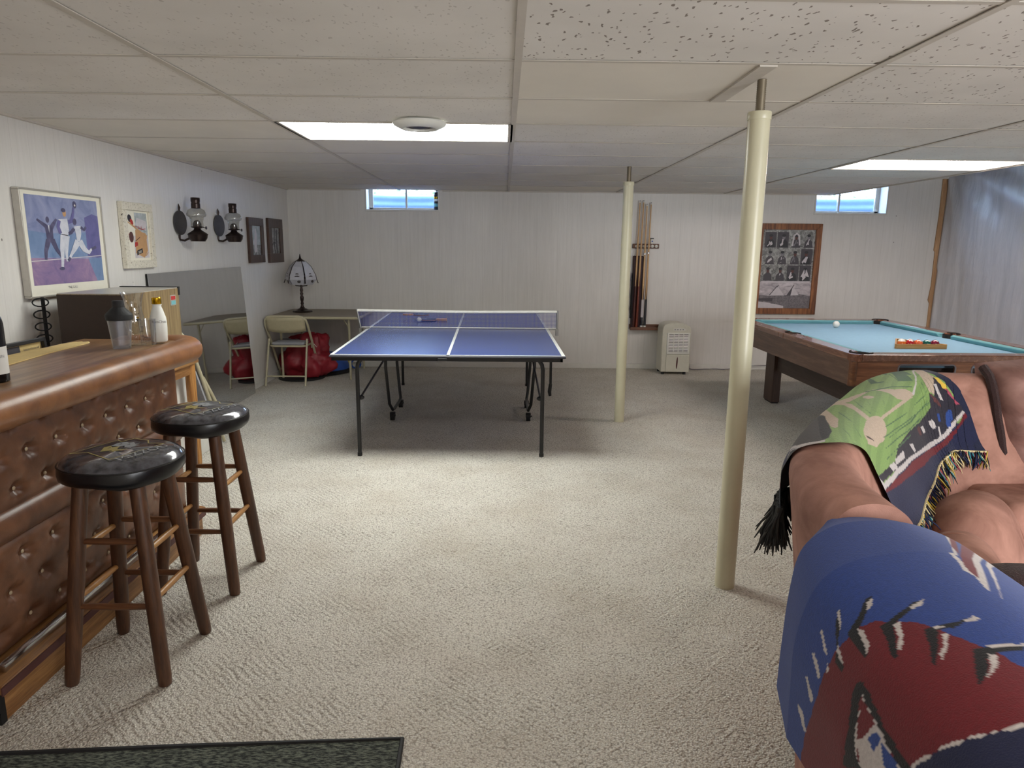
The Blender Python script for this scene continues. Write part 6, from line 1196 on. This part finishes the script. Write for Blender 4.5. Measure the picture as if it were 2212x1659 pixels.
GREEN={'char1': [(0.3, 0.042), (0.3, 0.1), (0.312, 0.138), (0.329, 0.175), (0.346, 0.212), (0.346, 0.267), (0.354, 0.304), (0.362, 0.342), (0.412, 0.321), (0.483, 0.212), (0.525, 0.117), (0.521, 0.05), (0.492, 0.021), (0.458, 0.0), (0.425, 0.008), (0.392, 0.033), (0.354, 0.038), (0.3, 0.083), (0.3, 0.054)], 'black1': [(0.362, 0.333), (0.421, 0.308), (0.488, 0.204), (0.525, 0.117), (0.517, 0.05), (0.492, 0.038), (0.458, 0.158), (0.421, 0.242)], 'white1': [(0.3, 0.038), (0.3, 0.117), (0.371, 0.038), (0.408, 0.025), (0.442, 0.021), (0.475, 0.021), (0.504, 0.029), (0.504, 0.008), (0.462, 0.0), (0.408, 0.0), (0.371, 0.008), (0.321, 0.05), (0.3, 0.025)], 'navy1': [(0.117, 0.046), (0.15, 0.046), (0.192, 0.046), (0.3, 0.0), (0.3, 0.038), (0.317, 0.062), (0.388, 0.0), (0.054, 0.325), (0.029, 0.304), (0.0, 0.279), (0.0, 0.242), (0.021, 0.2), (0.058, 0.138), (0.117, 0.046)], 'tan9': [(0.362, 0.342), (0.362, 0.392), (0.458, 0.304), (0.517, 0.246), (0.542, 0.162), (0.533, 0.15), (0.512, 0.162), (0.433, 0.288)], 'tan6': [(0.362, 0.396), (0.362, 0.458), (0.408, 0.454), (0.442, 0.462), (0.467, 0.483), (0.492, 0.504), (0.512, 0.529), (0.525, 0.538), (0.508, 0.475), (0.496, 0.442), (0.483, 0.412), (0.446, 0.404), (0.392, 0.412)], 'tan1': [(0.521, 0.542), (0.562, 0.546), (0.6, 0.554), (0.642, 0.567), (0.688, 0.612), (0.742, 0.638), (0.738, 0.517), (0.692, 0.492), (0.633, 0.517), (0.583, 0.529)], 'tan2': [(0.75, 0.625), (0.742, 0.525), (0.725, 0.425), (0.717, 0.354), (0.708, 0.283), (0.692, 0.283), (0.696, 0.329), (0.704, 0.379), (0.708, 0.429), (0.721, 0.508)], 'tan3': [(0.362, 0.429), (0.312, 0.521), (0.454, 0.412), (0.512, 0.388), (0.567, 0.342), (0.617, 0.3), (0.658, 0.267), (0.65, 0.246), (0.604, 0.283), (0.554, 0.329), (0.475, 0.383), (0.425, 0.4)], 'tan4': [(0.754, 0.254), (0.762, 0.229), (0.767, 0.2), (0.767, 0.171), (0.758, 0.138), (0.75, 0.112), (0.733, 0.092), (0.717, 0.088), (0.7, 0.1), (0.679, 0.125), (0.662, 0.162), (0.654, 0.2), (0.646, 0.238), (0.646, 0.267), (0.654, 0.288), (0.667, 0.3), (0.683, 0.304), (0.7, 0.3), (0.721, 0.288), (0.738, 0.271)], 'tan5': [(0.7, 0.112), (0.733, 0.154), (0.762, 0.2), (0.762, 0.112), (0.721, 0.071)], 'tan8': [(0.579, 0.462), (0.579, 0.454), (0.571, 0.45), (0.562, 0.442), (0.546, 0.446), (0.533, 0.45), (0.525, 0.458), (0.521, 0.471), (0.529, 0.475), (0.542, 0.479), (0.558, 0.475), (0.571, 0.471)], 'tan7': [(0.467, 0.958), (0.521, 0.971), (0.617, 0.938), (0.662, 0.938), (0.725, 0.875), (0.767, 0.838), (0.746, 0.792), (0.712, 0.8), (0.662, 0.833), (0.55, 0.908)], 'white7': [(0.462, 0.967), (0.475, 0.971), (0.625, 0.825), (0.688, 0.733), (0.742, 0.633), (0.733, 0.621), (0.683, 0.725), (0.617, 0.821)], 'dtan': [(0.688, 0.125), (0.725, 0.129), (0.738, 0.125), (0.704, 0.112)], 'crowd': [(0.825, 0.0), (0.833, 0.046), (0.838, 0.104), (0.846, 0.167), (0.838, 0.217), (0.829, 0.271), (0.833, 0.35), (0.833, 0.425), (0.842, 0.558), (0.829, 0.65), (0.808, 0.733), (0.783, 0.75), (0.75, 0.783), (0.767, 0.817), (0.721, 0.862), (0.646, 0.929), (0.717, 0.933), (0.75, 0.942), (0.775, 0.95), (0.8, 0.967), (0.825, 0.979), (0.842, 0.95), (0.858, 0.912), (0.871, 0.888), (0.888, 0.792), (0.904, 0.683), (0.912, 0.596), (0.908, 0.512), (0.9, 0.429), (0.892, 0.367), (0.883, 0.308), (0.875, 0.233), (0.862, 0.162), (0.858, 0.108), (0.854, 0.058), (0.85, 0.004)], 'white_c0': [(0.858, 0.362), (0.867, 0.392), (0.888, 0.388), (0.888, 0.371)], 'white_c1': [(0.85, 0.65), (0.846, 0.704), (0.867, 0.725), (0.875, 0.671)], 'white_c2': [(0.867, 0.738), (0.867, 0.762), (0.904, 0.729), (0.904, 0.717)], 'white_c3': [(0.854, 0.542), (0.854, 0.579), (0.875, 0.583), (0.875, 0.554)], 'white_c4': [(0.842, 0.188), (0.854, 0.292), (0.871, 0.275), (0.854, 0.167)], 'white_c5': [(0.704, 0.875), (0.704, 0.896), (0.75, 0.883), (0.788, 0.879), (0.779, 0.854), (0.746, 0.858)], 'white_c6': [(0.838, 0.121), (0.842, 0.167), (0.862, 0.175), (0.858, 0.129)], 'brown1': [(0.754, 0.783), (0.783, 0.838), (0.817, 0.85), (0.788, 0.796)], 'brown2': [(0.85, 0.496), (0.85, 0.538), (0.875, 0.525), (0.871, 0.496)], 'blue1': [(0.85, 0.908), (0.862, 0.888), (0.871, 0.879), (0.875, 0.871), (0.875, 0.846), (0.871, 0.842), (0.862, 0.842), (0.85, 0.85), (0.838, 0.858), (0.829, 0.883), (0.821, 0.896), (0.821, 0.912), (0.825, 0.917), (0.838, 0.912)], 'blue2': [(0.833, 0.779), (0.833, 0.8), (0.854, 0.804), (0.854, 0.771)], 'navy2': [(0.867, 0.004), (0.879, 0.071), (0.888, 0.129), (0.896, 0.192), (0.912, 0.267), (0.925, 0.338), (0.933, 0.404), (0.942, 0.483), (0.95, 0.579), (0.933, 0.683), (0.925, 0.808), (0.904, 0.862), (0.883, 0.904), (0.867, 0.938), (0.85, 0.967), (0.833, 0.983), (0.842, 1.0), (0.85, 1.0), (0.875, 1.0), (0.9, 1.0), (0.912, 0.996), (0.938, 0.962), (0.979, 0.925), (1.0, 0.9), (1.0, 0.817), (1.0, 0.733), (1.0, 0.65), (1.0, 0.567), (0.996, 0.475), (0.983, 0.388), (0.975, 0.342), (0.962, 0.288), (0.95, 0.225), (0.938, 0.154), (0.938, 0.112), (0.938, 0.071), (0.933, 0.021), (0.938, 0.0), (0.925, 0.0), (0.912, 0.0), (0.892, 0.0), (0.879, 0.0)], 'navy3': [(0.65, 0.0), (0.7, 0.0), (0.754, 0.0), (0.779, 0.0), (0.808, 0.0), (0.829, 0.0), (0.85, 0.0), (0.871, 0.004), (0.888, 0.0), (0.904, 0.0), (0.921, 0.0), (0.925, 0.0), (0.908, 0.0), (0.892, 0.0), (0.875, 0.0), (0.854, 0.0), (0.833, 0.0), (0.812, 0.0), (0.788, 0.0), (0.754, 0.0), (0.679, 0.0)], 'white_m': [(0.588, 0.0), (0.604, 0.0), (0.642, 0.0), (0.7, 0.0), (0.754, 0.0), (0.783, 0.0), (0.808, 0.0), (0.829, 0.0), (0.854, 0.021), (0.858, 0.071), (0.862, 0.117), (0.862, 0.162), (0.875, 0.242), (0.883, 0.312), (0.892, 0.371), (0.9, 0.433), (0.908, 0.517), (0.908, 0.608), (0.904, 0.683), (0.888, 0.796), (0.871, 0.875), (0.854, 0.912), (0.838, 0.946), (0.821, 0.971), (0.829, 0.979), (0.846, 0.95), (0.862, 0.921), (0.883, 0.879), (0.9, 0.821), (0.917, 0.688), (0.925, 0.608), (0.925, 0.529), (0.912, 0.438), (0.904, 0.375), (0.896, 0.317), (0.888, 0.233), (0.875, 0.15), (0.875, 0.1), (0.871, 0.05), (0.867, 0.0), (0.854, 0.0), (0.833, 0.0), (0.812, 0.0), (0.788, 0.0), (0.754, 0.0), (0.667, 0.0), (0.625, 0.0)], 'red_m': [(0.867, 0.0), (0.875, 0.058), (0.875, 0.104), (0.879, 0.15), (0.888, 0.208), (0.896, 0.271), (0.9, 0.325), (0.908, 0.379), (0.917, 0.446), (0.925, 0.533), (0.929, 0.612), (0.921, 0.704), (0.904, 0.804), (0.883, 0.896), (0.867, 0.929), (0.85, 0.95), (0.829, 0.979), (0.842, 0.983), (0.854, 0.962), (0.871, 0.933), (0.892, 0.9), (0.912, 0.858), (0.938, 0.758), (0.946, 0.671), (0.954, 0.571), (0.942, 0.475), (0.938, 0.396), (0.929, 0.333), (0.921, 0.271), (0.904, 0.192), (0.896, 0.133), (0.888, 0.075), (0.875, 0.004)], 'yellow': [(0.646, 0.933), (0.65, 0.954), (0.692, 0.946), (0.725, 0.95), (0.75, 0.942), (0.733, 0.921), (0.696, 0.917)], 'pink': [(0.733, 0.925), (0.738, 0.946), (0.771, 0.95), (0.8, 0.967), (0.804, 0.954), (0.775, 0.942)], 'dgreen_0': [(0.738, 0.262), (0.75, 0.317), (0.758, 0.371), (0.767, 0.425), (0.779, 0.488), (0.783, 0.571), (0.771, 0.646), (0.758, 0.721), (0.717, 0.817), (0.721, 0.812), (0.762, 0.717), (0.775, 0.646), (0.783, 0.571), (0.779, 0.483), (0.771, 0.421), (0.762, 0.367), (0.754, 0.312), (0.742, 0.262)], 'dgreen_1': [(0.758, 0.2), (0.771, 0.254), (0.779, 0.308), (0.788, 0.362), (0.796, 0.417), (0.804, 0.479), (0.812, 0.575), (0.804, 0.658), (0.788, 0.742), (0.792, 0.742), (0.804, 0.662), (0.812, 0.571), (0.808, 0.479), (0.8, 0.417), (0.792, 0.362), (0.783, 0.308), (0.775, 0.254), (0.762, 0.2)], 'dgreen_2': [(0.792, 0.167), (0.8, 0.225), (0.808, 0.283), (0.817, 0.346), (0.825, 0.404), (0.829, 0.467), (0.833, 0.546), (0.829, 0.621), (0.829, 0.621), (0.838, 0.55), (0.833, 0.467), (0.829, 0.404), (0.821, 0.346), (0.812, 0.283), (0.804, 0.225), (0.792, 0.162)], 'dgreen_3': [(0.817, 0.133), (0.825, 0.204), (0.833, 0.283), (0.838, 0.346), (0.842, 0.408), (0.846, 0.408), (0.842, 0.346), (0.838, 0.288), (0.825, 0.2), (0.821, 0.133)], 'dgreen_4': [(0.504, 0.521), (0.529, 0.533), (0.554, 0.55), (0.583, 0.567), (0.608, 0.588), (0.642, 0.608), (0.671, 0.638), (0.692, 0.679), (0.7, 0.671), (0.679, 0.629), (0.646, 0.6), (0.612, 0.579), (0.588, 0.558), (0.562, 0.542), (0.533, 0.529), (0.508, 0.512)], 'dgreen_5': [(0.304, 0.804), (0.512, 0.629), (0.542, 0.642), (0.308, 0.925), (0.604, 0.679), (0.3, 0.992), (0.65, 0.75), (0.654, 0.746), (0.638, 0.7), (0.612, 0.667), (0.3, 0.929), (0.55, 0.633), (0.521, 0.617), (0.488, 0.608)], 'dgreen_6': [(0.375, 0.817), (0.496, 0.746), (0.367, 0.921), (0.567, 0.792), (0.596, 0.829), (0.604, 0.821), (0.346, 0.971), (0.533, 0.762), (0.354, 0.883), (0.358, 0.829)], 'dgreen_7': [(0.483, 0.321), (0.538, 0.271), (0.583, 0.225), (0.629, 0.154), (0.675, 0.092), (0.675, 0.088), (0.633, 0.146), (0.588, 0.217), (0.542, 0.262), (0.492, 0.308)], 'dgreen_8': [(0.512, 0.225), (0.562, 0.154), (0.612, 0.088), (0.642, 0.017), (0.679, 0.0), (0.683, 0.0), (0.646, 0.008), (0.612, 0.083), (0.567, 0.146), (0.517, 0.217)], 'dgreen_9': [(0.475, 0.45), (0.554, 0.379), (0.596, 0.342), (0.638, 0.312), (0.642, 0.304), (0.6, 0.338), (0.558, 0.371), (0.479, 0.446)], 'dgreen_10': [(0.521, 0.475), (0.6, 0.383), (0.662, 0.325), (0.667, 0.321), (0.608, 0.375), (0.525, 0.471)], 'dgreen_11': [(0.596, 0.5), (0.646, 0.429), (0.688, 0.362), (0.692, 0.358), (0.65, 0.421), (0.604, 0.488)], 'dgreen_12': [(0.646, 0.825), (0.7, 0.779), (0.742, 0.754), (0.788, 0.712), (0.804, 0.638), (0.812, 0.558), (0.812, 0.467), (0.804, 0.408), (0.796, 0.35), (0.792, 0.296), (0.779, 0.238), (0.783, 0.238), (0.792, 0.292), (0.8, 0.35), (0.808, 0.404), (0.817, 0.467), (0.817, 0.554), (0.808, 0.638), (0.792, 0.712), (0.746, 0.746), (0.708, 0.767), (0.654, 0.817)]}
WCOL = {'red': (104, 13, 26), 'white': (196, 188, 186), 'navy': (20, 26, 62), 'black': (14, 14, 20), 'blue': (34, 66, 136), 'char': (62, 58, 58), 'tan': (186, 166, 146), 'dtan': (70, 54, 46), 'crowd': (34, 30, 44), 'brown': (90, 44, 44), 'yellow': (222, 186, 70), 'pink': (168, 70, 92), 'dgreen': (66, 100, 66)}
def col_of(k):
    for n_ in sorted(WCOL, key=len, reverse=True):
        if k.startswith(n_): return lin(WCOL[n_])
def painter(PAT, nu, nv, base):
    items = [(p, col_of(k), min(a for a, _ in p), max(a for a, _ in p), min(b_ for _, b_ in p), max(b_ for _, b_ in p)) for k, p in PAT.items()]
    def f(i):
        s, v = (i//(nv+1))/nu, (i % (nv+1))/nv; c_ = base(s, v)
        for p, cc, a0, a1, b0, b1 in items:
            if a0 <= s <= a1 and b0 <= v <= b1 and inside((s, v), p): c_ = cc
        return c_
    return f
def blue_base(s, v): return lin((32, 62, 134))
def green_base(s, v):
    if s < .10: return lin((18, 22, 50))
    if s < .135: return lin((130, 28, 44))
    if s < .17: return lin((206, 200, 192))
    if v > .955: return lin((20, 26, 56))
    if s > .86: return lin((24, 30, 66))
    if s < .44 and v < .20: return lin((84, 78, 74)) if sin(s*190)*sin(v*230) > .1 else lin((40, 38, 40))
    if s < .36 and v > .1: return lin((74, 70, 66)) if sin(s*160)*sin(v*130) > .2 else lin((30, 28, 34))
    return lin((128, 158, 88)) if sin(s*90+v*30) > -.2 else lin((118, 148, 82))
t = thing('blue_blanket', (.75, .9, .5), 'royal blue and dark red fleece blanket with stitching pattern over the nearest sofa back', 'blanket'); t['_o'] = (0, 0, 0); t.location = (0, 0, 0)
b = B(); b.grid(blue_pt, 330, 330); paintable('fleece', b, painter(BLUE, 330, 330, blue_base), parent=t, fuzz=.35, scale=420)
t = thing('ballpark_blanket', (1.3, 2.1, .6), 'green woven ball park blanket with navy fringed border over the sofa corner', 'blanket'); t['_o'] = (0, 0, 0); t.location = (0, 0, 0)
b = B(); b.grid(green_pt, 300, 420); paintable('woven_throw', b, painter(GREEN, 300, 420, green_base), parent=t, fuzz=.7, scale=260, base_rough=.9)
rr = random.Random(11)
def strands(name, pts, L, cols, m, wid=.0022):
    b = B()
    for p, out in pts:
        p = Vector(p); out = Vector(out); n = rr.randint(3, 5); bend = Vector((rr.gauss(0, .012), rr.gauss(0, .012), 0))
        b.mi = rr.randrange(len(cols))
        for k in range(n):
            ln = L*rr.uniform(.7, 1.1); q = p+Vector((rr.gauss(0, .003), rr.gauss(0, .003), .002)); e = Vector((rr.gauss(0, .006), rr.gauss(0, .006), 0))
            b.mi = rr.randrange(len(cols))
            b.tube([q, q+out*.010+Vector((0, 0, -ln*.3))+bend*.3, q+out*.018+bend+e+Vector((0, 0, -ln*.7)), q+out*.016+bend*1.3+e*2+Vector((0, 0, -ln))], [wid, wid*1.1, wid, wid*.5], 4)
    o = b.done(name, cols, m, auto=180, kind='stuff'); return o
pts = []
for k in range(105):
    v = k/104; p = green_pt(1, v); q = green_pt(.97, v); d = Vector(p)-Vector(q); d.z = 0; pts.append((p, d.normalized()*.8 if d.length > 1e-5 else (0, 0, 0)))
for nm, c_ in (('yarn_navy', (24, 30, 66)), ('yarn_cream', (214, 196, 150)), ('yarn_gold', (196, 168, 70)), ('yarn_teal', (50, 130, 140)), ('yarn_black', (22, 22, 26)), ('yarn_rose', (150, 60, 76)), ('yarn_grey', (62, 62, 60)), ('yarn_dark', (40, 41, 40))): M[nm] = plain(nm, c_, .9, var=.15)
strands('colour_fringe', pts, .062, ['yarn_navy', 'yarn_cream', 'yarn_gold', 'yarn_black', 'yarn_black', 'yarn_teal', 'yarn_rose', 'yarn_navy'], t)
b = B(); b.tube([green_pt(1, k/60, .001) for k in range(61)], .004, 6); b.done('hem_cord', 'yarn_cream', t)
pts = []
for k in range(130):
    v = rr.uniform(0, 1) if k > 70 else rr.uniform(0, .14); p = Vector(green_pt(0, v)); t_ = .225+.55*v; nn = ridge_at(t_)[1]; pts.append((p-nn*rr.uniform(-.004, .006), -nn*.3))
strands('grey_fringe', pts, .115, ['yarn_grey', 'yarn_dark', 'yarn_dark'], t, .0032)
